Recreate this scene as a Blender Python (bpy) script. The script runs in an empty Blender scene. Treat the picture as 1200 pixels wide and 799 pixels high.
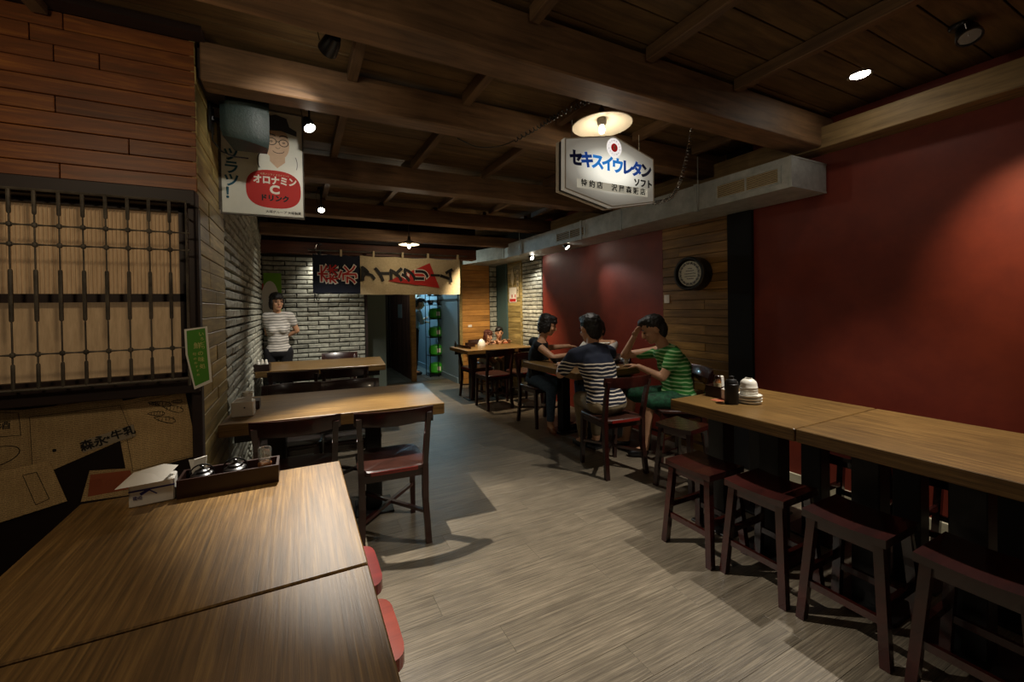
import bpy, bmesh, math, random
from mathutils import Vector, Matrix, Euler, noise
random.seed(7)
bpy.context.scene.cycles.diffuse_bounces = 6
C = bpy.context.scene.collection
SC = bpy.context.scene
PI = math.pi
def R(a): return math.radians(a)

# ------------------------------------------------------------------ camera, world, lights, exposure
def look_matrix(yaw, pitch, roll):
    cy, sy = math.cos(yaw), math.sin(yaw)
    f = Vector((sy*math.cos(pitch), cy*math.cos(pitch), -math.sin(pitch)))
    rt = Vector((cy, -sy, 0)); dn = f.cross(rt)
    r2 = rt*math.cos(roll) + dn*math.sin(roll)
    d2 = -rt*math.sin(roll) + dn*math.cos(roll)
    return Matrix((( r2.x, -d2.x, -f.x), (r2.y, -d2.y, -f.y), (r2.z, -d2.z, -f.z)))
cd = bpy.data.cameras.new('camera'); cam = bpy.data.objects.new('camera', cd); C.objects.link(cam)
cam.matrix_world = Matrix.Translation((0, 0, 1.35)) @ look_matrix(.440, .0105, .0155).to_4x4()
cd.sensor_width = 36; cd.lens = 468*36/1200
cd.shift_x = (600-569)/1200; cd.shift_y = (364.5-399.5)/1200
cd.clip_start = .02; cd.clip_end = 60
SC.camera = cam
SC.view_settings.view_transform = 'Standard'; SC.view_settings.look = 'None'
SC.view_settings.gamma = 1; SC.view_settings.use_curve_mapping = False
SC.view_settings.exposure = 0.0
w = bpy.data.worlds.new('world'); SC.world = w; w.use_nodes = True
w.node_tree.nodes['Background'].inputs[0].default_value = (.5, .45, .4, 1)
w.node_tree.nodes['Background'].inputs[1].default_value = .02
def spot(name, loc, target, power, angle, blend=.3, size=.03, col=(1, .9, .75)):
    l = bpy.data.lights.new(name, 'SPOT'); o = bpy.data.objects.new(name, l); C.objects.link(o)
    l.energy = power; l.color = col; l.spot_size = R(angle); l.spot_blend = blend; l.shadow_soft_size = size
    o.location = loc; o.rotation_euler = (Vector(target)-Vector(loc)).to_track_quat('-Z', 'Y').to_euler()
    return o
def point(name, loc, power, size=.04, col=(1, .85, .65)):
    l = bpy.data.lights.new(name, 'POINT'); o = bpy.data.objects.new(name, l); C.objects.link(o)
    l.energy = power; l.color = col; l.shadow_soft_size = size; o.location = loc
    return o
COOL = (1, .93, .82); WARM = (1, .80, .55)
spot('spotlight_beside_poster', (.085, 2.44, 2.34), (.64, 1.72, 0), 340, 66, .5, .016, COOL)
spot('downlight_over_bench', (2.84, 1.12, 2.575), (1.85, 1.2, 0), 210, 84, .5, .028, COOL)
spot('spotlight_back_brick', (.27, 5.54, 2.02), (.30, 5.75, 1.70), 16, 110, 1, .02, COOL)
spot('spotlight_below_rear_beams', (.24, 4.36, 2.31), (.10, 2.4, .5), 42, 66, .9, .03, COOL)
spot('spotlight_left_brick', (.10, 4.75, 2.33), (-.4, 5.0, 1.5), 9, 60, 1, .02, COOL)
spot('spotlight_red_wall', (2.98, 3.95, 2.02), (3.3, 3.25, 1.25), 14, 60, .8, .02, (1, .85, .8))
spot('spotlight_at_poster', (.10, 1.83, 2.40), (-.22, 2.75, 2.12), 11, 64, .8, .02, COOL)
spot('diners_fill', (2.35, 3.05, 2.32), (2.55, 3.1, .7), 34, 84, .8, .03, COOL)  # added fill to brighten the diners and their table
spot('spotlight_right_brick', (3.13, 5.0, 2.0), (3.26, 5.35, 1.2), 20, 90, .8, .02, COOL)
spot('downlight_red_wall_near', (2.62, .50, 2.46), (3.3, .60, 1.62), 75, 46, 1, .03, (1, .82, .5))
point('window_wall_fill', (-.95, .95, 2.12), 14, .08, WARM)  # added bodiless fill, out of view, lighting the window wall and its planks
spot('spotlight_far_table', (2.2, 4.9, 2.25), (2.85, 5.6, .6), 190, 90, .7, .03, WARM)
spot('downlight_third_table', (.5, 4.2, 2.33), (.35, 4.8, .75), 120, 90, .8, .03, COOL)
point('kitchen_lamp', (2.2, 8.3, 2.2), 90, .1, (.5, .85, 1))
point('passage_lamp', (1.5, 7.0, 2.2), 10, .1, (.9, .95, .8))
point('fill_behind_camera', (.9, -1.1, 2.2), 6, .08, (1, .85, .65))  # added unseen fill that lifts the ceiling and general ambient

# ------------------------------------------------------------------ materials
def newmat(name):
    m = bpy.data.materials.new(name); m.use_nodes = True
    nt = m.node_tree; return m, nt, nt.nodes['Principled BSDF']
def rgb(h, k=1.0):
    v = [int(h[i:i+2], 16)/255 for i in (0, 2, 4)]
    return tuple((c/12.92 if c <= .04045 else ((c+.055)/1.055)**2.4)*k for c in v) + (1,)
def coords(nt, scale, shift=True):
    tc = nt.nodes.new('ShaderNodeTexCoord'); mp = nt.nodes.new('ShaderNodeMapping')
    mp.inputs['Scale'].default_value = scale
    if shift:
        oi = nt.nodes.new('ShaderNodeObjectInfo'); ml = nt.nodes.new('ShaderNodeVectorMath'); ml.operation = 'SCALE'
        cb = nt.nodes.new('ShaderNodeCombineXYZ')
        for i in range(3): nt.links.new(oi.outputs['Random'], cb.inputs[i])
        ml.inputs['Scale'].default_value = 17.3; nt.links.new(cb.outputs[0], ml.inputs[0])
        ad = nt.nodes.new('ShaderNodeVectorMath'); ad.operation = 'ADD'
        nt.links.new(tc.outputs['Object'], ad.inputs[0]); nt.links.new(ml.outputs[0], ad.inputs[1])
        nt.links.new(ad.outputs[0], mp.inputs['Vector'])
    else: nt.links.new(tc.outputs['Object'], mp.inputs['Vector'])
    return mp.outputs[0]
def noise_n(nt, vec, scale, detail=5, rough=.6, dist=0):
    n = nt.nodes.new('ShaderNodeTexNoise'); n.inputs['Scale'].default_value = scale
    n.inputs['Detail'].default_value = detail; n.inputs['Roughness'].default_value = rough
    n.inputs['Distortion'].default_value = dist
    nt.links.new(vec, n.inputs['Vector']); return n.outputs['Fac']
def ramp(nt, fac, stops):
    r = nt.nodes.new('ShaderNodeValToRGB'); e = r.color_ramp.elements
    e[0].position, e[0].color = stops[0]; e[1].position, e[1].color = stops[-1]
    for p, c in stops[1:-1]:
        x = e.new(p); x.color = c
    nt.links.new(fac, r.inputs[0]); return r.outputs[0]
def vary(nt, col, amount, hue=.0):
    oi = nt.nodes.new('ShaderNodeObjectInfo'); mr = nt.nodes.new('ShaderNodeMapRange')
    mr.inputs[3].default_value = 1-amount; mr.inputs[4].default_value = 1+amount
    nt.links.new(oi.outputs['Random'], mr.inputs[0])
    h = nt.nodes.new('ShaderNodeHueSaturation'); nt.links.new(mr.outputs[0], h.inputs['Value'])
    nt.links.new(col, h.inputs['Color']); return h.outputs[0]
def bump(nt, b, fac, strength, dist=.004):
    n = nt.nodes.new('ShaderNodeBump'); n.inputs['Strength'].default_value = strength; n.inputs['Distance'].default_value = dist
    nt.links.new(fac, n.inputs['Height']); nt.links.new(n.outputs[0], b.inputs['Normal'])
def plain(name, h, rough=.5, metal=0, k=1, coat=0, emit=None, es=0, alpha=1, trans=0):
    m, nt, b = newmat(name)
    b.inputs['Base Color'].default_value = rgb(h, k); b.inputs['Roughness'].default_value = rough
    b.inputs['Metallic'].default_value = metal; b.inputs['Coat Weight'].default_value = coat
    if emit: b.inputs['Emission Color'].default_value = rgb(emit); b.inputs['Emission Strength'].default_value = es
    if trans: b.inputs['Transmission Weight'].default_value = trans
    v = coords(nt, (1, 1, 1), False); f = noise_n(nt, v, 60, 3)
    bump(nt, b, f, .08, .001)
    return m
def wood(name, dark, light, axis='x', scale=6, stretch=14, rough=.45, var=.15, bmp=.25, coat=0, mid=None, dist=.6, contrast=(.3, .7)):
    m, nt, b = newmat(name)
    s = [stretch]*3; s['xyz'.index(axis)] = 1
    v = coords(nt, s); f = noise_n(nt, v, scale/3, 8, .65, dist)
    st = [(contrast[0], rgb(dark)), (contrast[1], rgb(light))]
    if mid: st.insert(1, (.5*(contrast[0]+contrast[1]), rgb(mid)))
    c = ramp(nt, f, st)
    v2 = coords(nt, (1, 1, 1)); f2 = noise_n(nt, v2, 3, 3)
    mx = nt.nodes.new('ShaderNodeMix'); mx.data_type = 'RGBA'; mx.blend_type = 'MULTIPLY'; mx.inputs[0].default_value = .6
    c2 = ramp(nt, f2, [(.3, (.55, .55, .55, 1)), (.7, (1.2, 1.2, 1.2, 1))])
    nt.links.new(c, mx.inputs[6]); nt.links.new(c2, mx.inputs[7])
    nt.links.new(vary(nt, mx.outputs[2], var), b.inputs['Base Color'])
    b.inputs['Roughness'].default_value = rough; b.inputs['Coat Weight'].default_value = coat
    bump(nt, b, f, bmp, .002); return m
def mottled(name, dark, light, scale=8, rough=.8, var=.1, bmp=.4, metal=0, dist=.004):
    m, nt, b = newmat(name); v = coords(nt, (1, 1, 1)); f = noise_n(nt, v, scale, 8, .7)
    nt.links.new(vary(nt, ramp(nt, f, [(.3, rgb(dark)), (.7, rgb(light))]), var), b.inputs['Base Color'])
    b.inputs['Roughness'].default_value = rough; b.inputs['Metallic'].default_value = metal
    bump(nt, b, f, bmp, dist); return m
def stripes(name, a, bcol, period, duty=.5, top=None, topz=9, soft=.03, axis='Z'):
    m, nt, b = newmat(name); tc = nt.nodes.new('ShaderNodeTexCoord'); sp = nt.nodes.new('ShaderNodeSeparateXYZ')
    v = coords(nt, (1, 1, 1), False); n = noise_n(nt, v, 5, 2)
    nt.links.new(tc.outputs['Object'], sp.inputs[0])
    def mth(op, x, y):
        q = nt.nodes.new('ShaderNodeMath'); q.operation = op
        for i, z in enumerate((x, y)):
            if z is None: continue
            if isinstance(z, (int, float)): q.inputs[i].default_value = z
            else: nt.links.new(z, q.inputs[i])
        return q.outputs[0]
    z = mth('ADD', sp.outputs[axis], mth('MULTIPLY', n, .05))
    fr = mth('FRACT', mth('DIVIDE', z, period), None)
    g = mth('GREATER_THAN', fr, duty)
    mx = nt.nodes.new('ShaderNodeMix'); mx.data_type = 'RGBA'; nt.links.new(g, mx.inputs[0])
    mx.inputs[6].default_value = rgb(a); mx.inputs[7].default_value = rgb(bcol); out = mx.outputs[2]
    if top:
        g2 = mth('GREATER_THAN', z, topz); m2 = nt.nodes.new('ShaderNodeMix'); m2.data_type = 'RGBA'
        nt.links.new(g2, m2.inputs[0]); nt.links.new(out, m2.inputs[6]); m2.inputs[7].default_value = rgb(top); out = m2.outputs[2]
    nt.links.new(out, b.inputs['Base Color']); b.inputs['Roughness'].default_value = .9; return m
M = {}
M['board'] = wood('ceiling_board', '46351f', '80663f', 'x', 6, 12, .6, .12)
M['beam'] = wood('beam_wood', '56402b', '8d6c4c', 'x', 7, 12, .6, .08)
M['beam_y'] = wood('beam_wood_long', '6a5436', 'a08558', 'y', 7, 12, .6, .08)
M['rafter'] = wood('rafter_wood', '4c3826', '7d6142', 'y', 7, 12, .6, .1)
M['dark_beam'] = wood('dark_beam', '1c100b', '2d1a12', 'x', 7, 12, .6, .08)
M['plank'] = wood('orange_plank', '5a3410', '985e22', 'x', 8, 16, .5, .2, mid='743f17')
M['plank_y'] = wood('oak_plank', '75643a', 'b8a268', 'y', 7, 14, .5, .22, mid='92804c')
M['plank_far'] = wood('amber_plank', '8a5f2c', 'c9924a', 'x', 5, 12, .5, .15)
M['table'] = wood('table_oak', '54401f', '9c7c48', 'x', 10, 34, .36, .05, .22, 0, '77592f', .3, (.3, .7))
M['table_y'] = wood('table_oak_long', '4d3a1c', '94733f', 'y', 10, 34, .36, .05, .22, 0, '70532b', .3, (.3, .7))
M['floor'] = wood('floor_plank', '463d32', '8b7f6b', 'x', 12, 58, .42, .07, .5, 0, '675d4e', .2)
M['chair'] = wood('mahogany', '1d0a07', '36140e', 'z', 5, 10, .28, .1, .1, .3)
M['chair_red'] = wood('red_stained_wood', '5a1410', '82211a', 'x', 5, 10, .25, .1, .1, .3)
M['seat'] = mottled('brown_leather_seat', '26130d', '3c2018', 12, .35, .1, .1)
M['black_wood'] = plain('black_lacquer', '0a0807', .5)
M['tray'] = wood('dark_tray', '20100c', '33190f', 'x', 6, 10, .35)
M['brick'] = mottled('whitewashed_brick', '6f7066', 'b8b8a8', 14, .85, .16, .8)
M['mortar'] = mottled('dark_mortar', '17150f', '2b2820', 20, .95)
M['red'] = mottled('red_plaster', '661f12', '7b2c19', 5, .5, .0, .35, 0, .003)
M['dark'] = plain('dark_panel', '1a0e0b', .5)
M['black'] = plain('black_plastic', '0c0c0d', .35)
M['blacky'] = plain('black_column', '040303', .9)
M['metal'] = mottled('galvanised_steel', '9aa1a1', 'c6cccb', 9, .45, 0, .1, .3)
M['iron'] = mottled('weathered_iron', '3a352e', '6d6558', 14, .6, .1, .4, .3)
M['steel'] = plain('steel', '9a9a9a', .25, 1)
M['white'] = plain('white_paper', 'e4e0d6', .8)
M['china'] = plain('white_porcelain', 'e8e4d8', .25)
M['plaster_dark'] = mottled('dark_plaster', '221c17', '332a22', 6, .8)
M['cream_base'] = mottled('cream_baseboard', 'a39b80', 'c8c0a4', 12, .7)
M['teal'] = plain('teal_paint', '3f5a5a', .5)
M['grey_green'] = plain('grey_green_paint', '6e7a70', .6)
M['blue_grey'] = plain('blue_grey_paint', '7f95a3', .5)
M['navy'] = plain('navy_cloth', '141a2a', .9)
M['linen'] = mottled('linen_cloth', 'bba882', 'd3c29b', 40, .9, 0, .3)
M['print_red'] = plain('red_print', 'b8241c', .7)
M['print_black'] = plain('black_print', '15130f', .7)
M['print_white'] = plain('white_print', 'e8e2d4', .7)
M['print_teal'] = plain('teal_print', '1f5668', .7)
M['print_grey'] = plain('grey_print', '44484d', .7)
M['skin'] = mottled('skin', 'b98a68', 'c99a78', 20, .5, .04, .05)
M['skin_pale'] = mottled('printed_skin', 'c9a888', 'd4b596', 20, .6, 0, .02)
M['hair'] = mottled('black_hair', '0c0a09', '1d1815', 60, .55, .05, .6)
M['hair_brown'] = mottled('brown_hair', '3a1a10', '5a2c1b', 60, .55, .05, .6)
M['poster'] = mottled('enamel_white', 'cfcfc0', 'e0dfd0', 6, .35, 0, .05)
M['green'] = plain('green_plastic', '3fae2e', .4)
M['band_grey'] = plain('band_print', '9a8c74', .8)
M['lime'] = plain('lime_print', '6fa51f', .6)
M['note_green'] = plain('green_paper', '4a8a25', .7)
M['jeans'] = mottled('blue_jeans', '34465a', '4c6178', 30, .9)
M['khaki'] = mottled('khaki_cloth', '6b5d45', '7d6d52', 30, .9)
M['black_cloth'] = plain('black_cloth', '111013', .9)
M['camo'] = mottled('camo_green_cloth', '050d09', '1f6340', 26, .8)
M['orange_cloth'] = plain('brown_orange_cloth', 'a3552e', .9)
M['white_cloth'] = plain('white_cloth', 'd8d4cc', .9)
M['lightblue_cloth'] = plain('light_blue_cloth', '9fbbd0', .9)
M['striped'] = stripes('navy_striped_knit', '1c2030', 'd9cdbd', .031, .66, '20283c', .905)
M['greenstripe'] = stripes('green_striped_knit', '2b7c30', 'a3c98b', .034, .66)
M['greystripe'] = stripes('grey_striped_knit', '8d8a84', 'cfcac2', .032, .5)
M['glass'] = plain('clear_glass', 'f0f4f0', .05, trans=.95)
M['amber'] = plain('brown_ceramic', '7a4a26', .3)
M['glaze'] = plain('black_glaze', '110e0d', .28)
M['violet'] = plain('violet_print', '2c2470', .6)
M['bulb'] = plain('lit_bulb', 'ffffff', .5, emit='ffe9c4', es=12)
M['spot_face'] = plain('lit_spot_lens', 'ffffff', .5, emit='fff4e0', es=45)
M['enamel'] = plain('white_enamel', 'd9d2c2', .35)
M['sign_white'] = plain('lit_white', 'ffffff', .5, emit='fff8f4', es=.8)
M['lit_red'] = plain('lit_red_print', 'b01c20', .5, emit='b01c20', es=.5)
M['red_paper'] = plain('orange_paper', '9a5030', .8)

def news_mat():
    m, nt, b = newmat('newsprint')
    v = coords(nt, (1, 1, 1), False)
    n1 = noise_n(nt, v, 6, 4); base = ramp(nt, n1, [(.3, rgb('ab8d5e')), (.7, rgb('c9ab78'))])
    br = nt.nodes.new('ShaderNodeTexBrick'); nt.links.new(v, br.inputs['Vector'])
    br.inputs['Scale'].default_value = 1; br.inputs['Brick Width'].default_value = .055; br.inputs['Row Height'].default_value = .006
    br.inputs['Mortar Size'].default_value = .0016; br.inputs['Color1'].default_value = (0, 0, 0, 1); br.inputs['Color2'].default_value = (0, 0, 0, 1); br.inputs['Mortar'].default_value = (1, 1, 1, 1)
    mp = nt.nodes.new('ShaderNodeMapping'); mp.inputs['Rotation'].default_value = (R(90), 0, 0); nt.links.new(v, mp.inputs[0]); nt.links.new(mp.outputs[0], br.inputs['Vector'])
    n2 = noise_n(nt, v, 260, 2); n2r = ramp(nt, n2, [(.42, (0, 0, 0, 1)), (.55, (.75, .75, .75, 1))])
    mul = nt.nodes.new('ShaderNodeMix'); mul.data_type = 'RGBA'; mul.blend_type = 'SCREEN'; mul.inputs[0].default_value = 1
    nt.links.new(br.outputs[0], mul.inputs[6]); nt.links.new(n2r, mul.inputs[7])
    mx = nt.nodes.new('ShaderNodeMix'); mx.data_type = 'RGBA'; nt.links.new(mul.outputs[2], mx.inputs[0])
    mx.inputs[6].default_value = rgb('6a5436'); nt.links.new(base, mx.inputs[7]); nt.links.new(vary(nt, mx.outputs[2], .22), b.inputs['Base Color'])
    b.inputs['Roughness'].default_value = .85; return m
M['news'] = news_mat()
def blind_mat():
    m, nt, b = newmat('ribbed_screen'); v = coords(nt, (1, .01, .15), False); f = noise_n(nt, v, 70, 3)
    nt.links.new(ramp(nt, f, [(.3, rgb('a98d68')), (.7, rgb('cbb08a'))]), b.inputs['Base Color'])
    b.inputs['Roughness'].default_value = .8; b.inputs['Emission Color'].default_value = rgb('c29a6c'); b.inputs['Emission Strength'].default_value = .09; return m  # faint emission stands in for light coming through from behind
M['blind'] = blind_mat()
def sign_mat():
    m, nt, b = newmat('backlit_acrylic')
    b.inputs['Base Color'].default_value = rgb('d8d4c4'); b.inputs['Roughness'].default_value = .4
    tc = nt.nodes.new('ShaderNodeTexCoord'); mp = nt.nodes.new('ShaderNodeMapping'); mp.inputs['Scale'].default_value = (2.9, 1, 5.5)
    nt.links.new(tc.outputs['Object'], mp.inputs[0])
    g = nt.nodes.new('ShaderNodeTexGradient'); g.gradient_type = 'SPHERICAL'; nt.links.new(mp.outputs[0], g.inputs[0])
    c = ramp(nt, g.outputs['Fac'], [(0, (.10, .10, .10, 1)), (.25, (.22, .22, .22, 1)), (.7, (1, 1, 1, 1))])
    b.inputs['Emission Color'].default_value = rgb('fffbea')
    s = nt.nodes.new('ShaderNodeMath'); s.operation = 'MULTIPLY'; s.inputs[1].default_value = .95
    nt.links.new(c, s.inputs[0]); nt.links.new(s.outputs[0], b.inputs['Emission Strength']); return m
M['sign'] = sign_mat(); M['sign_plate'] = plain('lit_plate', 'c8c4b0', .5, emit='fff6dc', es=.28)
for k_, h_, e_ in (('blue_dark', '0c1230', .25), ('blue_mid', '17408c', .6), ('blue_light', '2a78c4', .8)):
    M[k_] = plain(k_, h_, .5, emit=h_, es=e_)

# ------------------------------------------------------------------ mesh helpers
class MB:
    def __init__(s): s.v = []; s.f = []; s.sm = []
    def add(s, vs, fs, smooth=False):
        o = len(s.v); s.v += [tuple(v) for v in vs]; s.f += [tuple(i+o for i in f) for f in fs]; s.sm += [smooth]*len(fs); return s
    def box(s, x0, x1, y0, y1, z0, z1, M4=None, bev=0):
        if bev:
            b = bev; vs = []; 
            for z, i in ((z0, b), (z0+b, 0), (z1-b, 0), (z1, b)):
                # octagonal ring
                X0, X1, Y0, Y1 = x0+i, x1-i, y0+i, y1-i
                vs += [(X0+b, Y0, z), (X1-b, Y0, z), (X1, Y0+b, z), (X1, Y1-b, z), (X1-b, Y1, z), (X0+b, Y1, z), (X0, Y1-b, z), (X0, Y0+b, z)]
            fs = [tuple(range(7, -1, -1)), tuple(range(24, 32))]
            for k in range(3):
                for j in range(8): fs.append((k*8+j, k*8+(j+1) % 8, (k+1)*8+(j+1) % 8, (k+1)*8+j))
        else:
            vs = [(x, y, z) for z in (z0, z1) for x, y in ((x0, y0), (x1, y0), (x1, y1), (x0, y1))]
            fs = [(3, 2, 1, 0), (4, 5, 6, 7), (0, 1, 5, 4), (1, 2, 6, 5), (2, 3, 7, 6), (3, 0, 4, 7)]
        if M4 is not None: vs = [M4 @ Vector(v) for v in vs]
        return s.add(vs, fs)
    def bar(s, p, q, wd, th=None, up=(0, 0, 1), taper=1):
        th = th or wd; p = Vector(p); q = Vector(q); d = (q-p).normalized(); up = Vector(up)
        if abs(d.dot(up)) > .98: up = Vector((0, 1, 0))
        a = d.cross(up).normalized(); b = a.cross(d)
        vs = []
        for c, k in ((p, 1), (q, taper)):
            for i, j in ((-1, -1), (1, -1), (1, 1), (-1, 1)): vs.append(c + a*i*wd/2*k + b*j*th/2*k)
        return s.add(vs, [(3, 2, 1, 0), (4, 5, 6, 7), (0, 1, 5, 4), (1, 2, 6, 5), (2, 3, 7, 6), (3, 0, 4, 7)])
    def tube(s, pts, r, n=8, caps=True):
        pts = [Vector(p) for p in pts]; rs = r if isinstance(r, (list, tuple)) else [r]*len(pts)
        vs = []; a = None
        for i, p in enumerate(pts):
            d = (pts[min(i+1, len(pts)-1)]-pts[max(i-1, 0)]).normalized()
            if a is None:
                a = d.cross(Vector((0, 0, 1)) if abs(d.z) < .9 else Vector((1, 0, 0))).normalized()
            else: a = (a - d*a.dot(d)).normalized()
            b = d.cross(a)
            for k in range(n):
                t = 2*PI*k/n; vs.append(p + (a*math.cos(t)+b*math.sin(t))*rs[i])
        fs = []
        for i in range(len(pts)-1):
            for k in range(n): fs.append((i*n+k, i*n+(k+1) % n, (i+1)*n+(k+1) % n, (i+1)*n+k))
        if caps: fs += [tuple(range(n-1, -1, -1)), tuple(range((len(pts)-1)*n, len(pts)*n))]
        return s.add(vs, fs, True)
    def lathe(s, prof, n=24, c=(0, 0, 0), M4=None, caps=True):
        vs = []
        for r, z in prof:
            for k in range(n): vs.append(Vector((r*math.cos(2*PI*k/n), r*math.sin(2*PI*k/n), z)))
        fs = [(i*n+k, i*n+(k+1) % n, (i+1)*n+(k+1) % n, (i+1)*n+k) for i in range(len(prof)-1) for k in range(n)]
        if caps and prof[0][0] > 1e-5: fs.append(tuple(range(n-1, -1, -1)))
        if caps and prof[-1][0] > 1e-5: fs.append(tuple(range((len(prof)-1)*n, len(prof)*n)))
        if M4 is not None: vs = [M4 @ v for v in vs]
        vs = [v+Vector(c) for v in vs]
        return s.add(vs, fs, True)
    def prism(s, poly, axis, a, b):
        n = len(poly)
        def mk(u, v, t): return {'y': (u, t, v), 'x': (t, u, v), 'z': (u, v, t)}[axis]
        vs = [mk(u, v, a) for u, v in poly]+[mk(u, v, b) for u, v in poly]
        return s.add(vs, [tuple(range(n)), tuple(range(2*n-1, n-1, -1))]+[(i, i+n, (i+1) % n+n, (i+1) % n) for i in range(n)])
    def mesh(s, name, mat):
        me = bpy.data.meshes.new(name); me.from_pydata(s.v, [], s.f)
        me.polygons.foreach_set('use_smooth', s.sm)
        bm = bmesh.new(); bm.from_mesh(me); bmesh.ops.recalc_face_normals(bm, faces=bm.faces)
        if any(s.sm):
            for e in bm.edges:
                if len(e.link_faces) == 2 and e.calc_face_angle(0) > R(38): e.smooth = False
        bm.to_mesh(me); bm.free()
        if mat: me.materials.append(M[mat] if isinstance(mat, str) else mat)
        return me
def link(name, me, parent=None, loc=(0, 0, 0), rot=(0, 0, 0), label=None):
    o = bpy.data.objects.new(name, me); C.objects.link(o); o.location = loc; o.rotation_euler = rot
    if parent: o.parent = parent
    if label: o['label'] = label
    return o
def part(name, mb, mat, parent=None, loc=(0, 0, 0), rot=(0, 0, 0), label=None):
    return link(name, mb.mesh(name, mat), parent, loc, rot, label)
def thing(name, label, cat, loc=(0, 0, 0), rz=0, group=None):
    o = link(name, None, None, loc, (0, 0, rz)); o['label'] = label; o['category'] = cat
    if group: o['group'] = group
    return o
def tag(o, label, cat, group=None):
    o['label'] = label; o['category'] = cat
    if group: o['group'] = group
    return o
def struct(name, mb, mat, **k):
    o = part(name, mb, mat, **k); o['kind'] = 'structure'; return o
def dup(root, loc, rz, label, group=None):
    def cp(o, par):
        c = o.copy(); C.objects.link(c); c.parent = par
        for ch in list(kids[o.name]) if o.name in kids else []: cp(ch, c)
        return c
    kids = {}
    for o in C.objects:
        if o.parent: kids.setdefault(o.parent.name, []).append(o)
    r = cp(root, None); r.location = loc; r.rotation_euler = (0, 0, rz); r['label'] = label
    if group: r['group'] = group
    return r
_cache = {}
def box_mesh(name, dx, dy, dz, mat, bev=.002):
    k = (name, round(dx, 3), round(dy, 3), round(dz, 3), mat)
    if k not in _cache:
        _cache[k] = MB().box(-dx/2, dx/2, -dy/2, dy/2, -dz/2, dz/2, bev=0).mesh(name, mat)
        if bev:
            me = _cache[k]; bm = bmesh.new(); bm.from_mesh(me)
            bmesh.ops.bevel(bm, geom=list(bm.edges), offset=bev, segments=1, affect='EDGES'); bm.to_mesh(me); bm.free()
    return _cache[k]
def text(body, size, loc, rot, mat, parent, name='lettering', extrude=.0008, bold=0, sx=1, align='CENTER'):
    cu = bpy.data.curves.new(name, 'FONT'); cu.body = body; cu.size = size; cu.extrude = extrude; cu.offset = bold
    cu.align_x = align; cu.align_y = 'CENTER'; cu.resolution_u = 3
    o = bpy.data.objects.new('temporary', cu); C.objects.link(o)
    bpy.context.view_layer.update()
    dg = bpy.context.evaluated_depsgraph_get(); me = bpy.data.meshes.new_from_object(o.evaluated_get(dg))
    bpy.data.objects.remove(o); bpy.data.curves.remove(cu)
    me.materials.clear(); me.materials.append(M[mat])
    n = link(name, me, parent, loc, rot); n.scale = (sx, 1, 1)
    return n
FACE = (R(90), 0, 0)      # text standing upright, read from -Y

# ------------------------------------------------------------------ SETTING
XR, XL, YW, YB, ZC = 3.30, -.40, 2.20, 5.75, 2.60
# floor with planks
fl = struct('floor', MB().box(-1.6, 3.4, -1.6, 10, -.06, -.006), 'mortar')
rows = 0
y = -1.2; cuts = [-1.6, -.35, .9, 2.15, 3.4]
while y < 7.1:
    off = [0, .45, .85, .22, .65][rows % 5]
    xs = [-1.6]+[c+off for c in (-1.35, -.1, 1.15, 2.4)]+[3.4]
    for a, b in zip(xs, xs[1:]):
        b = min(b, 3.4)
        if b-a < .05: continue
        link('floor_plank', box_mesh('floor_plank', b-a-.001, .149, .01, 'floor', .0004), fl, ((a+b)/2, y+.075, -.005))
    y += .15; rows += 1
kt = mottled('kitchen_floor_tile', '4b4f50', '6d7270', 10, .5, .1, .2); M['kfloor'] = kt
for i in range(9):
    for j in range(5):
        link('tile', box_mesh('tile', .395, .395, .01, 'kfloor', .002), fl, (1.0+.4*i-.2, 7.35+.4*j, -.005))
# ceiling boards
ce = struct('ceiling', MB().box(-1.6, 3.4, -1.6, 10, 2.625, 2.7), 'dark')
for j in range(60):
    yy = -1.55+.165*j+.08
    for a, b in ((-1.6, .28), (.28, 2.25), (2.25, 3.4)):
        if yy > 9: break
        link('ceiling_board', box_mesh('ceiling_board', b-a-.004, .159, .02, 'board', .002), ce, ((a+b)/2, yy, 2.612+random.uniform(-.001, .001)))
# beams across the room
beams = [(1.44, 1.60, 2.37, 2.58, 'beam'), (2.19, 2.31, 2.40, 2.58, 'beam'), (3.36, 3.50, 2.37, 2.55, 'beam'),
         (4.60, 4.76, 2.36, 2.52, 'beam'), (5.28, 5.40, 2.24, 2.38, 'beam'), (-.55, -.35, 2.4, 2.58, 'beam')]
for i, (y0, y1, z0, z1, m) in enumerate(beams):
    x0 = -.38 if y0 > 2.15 else -1.5
    struct('trim_%d' % (i+1), MB().box(x0, XR-.01, y0, y1, z0, z1, bev=.006), m)
struct('trim_7', MB().box(XL, 2.5, YB-.14, YB+.02, 2.07, 2.22, bev=.004), wood('header_wood', '4a2617', '75452a', 'x', 6, 12, .5))
struct('trim_8', MB().box(3.14, 3.299, -1.5, 4.55, 2.36, 2.50, bev=.004), 'beam_y')       # beam along the right wall
struct('trim_9', MB().box(XL, XL+.09, YW+.02, 5.6, 2.42, 2.56, bev=.004), 'dark_beam')
struct('trim_10', MB().box(-1.5, XL+.04, 2.12, 2.2, 2.57, 2.60), 'dark_beam')
raf = []
for xx in (-.9, -.34, .28, .92, 1.58, 2.25, 2.88):
    for (a, b) in ((-.33, 1.43 if xx < 2.5 else -.32), (1.61, 2.18), (2.32, 3.35), (3.51, 4.59), (4.77, 5.27)):
        if xx < -.35 and a > 1.9: continue
        if xx == -.34 and a > 1: continue
        link('rafter', box_mesh('rafter', .05, b-a, .065, 'rafter', .003), ce, (xx, (a+b)/2, 2.567))
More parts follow.
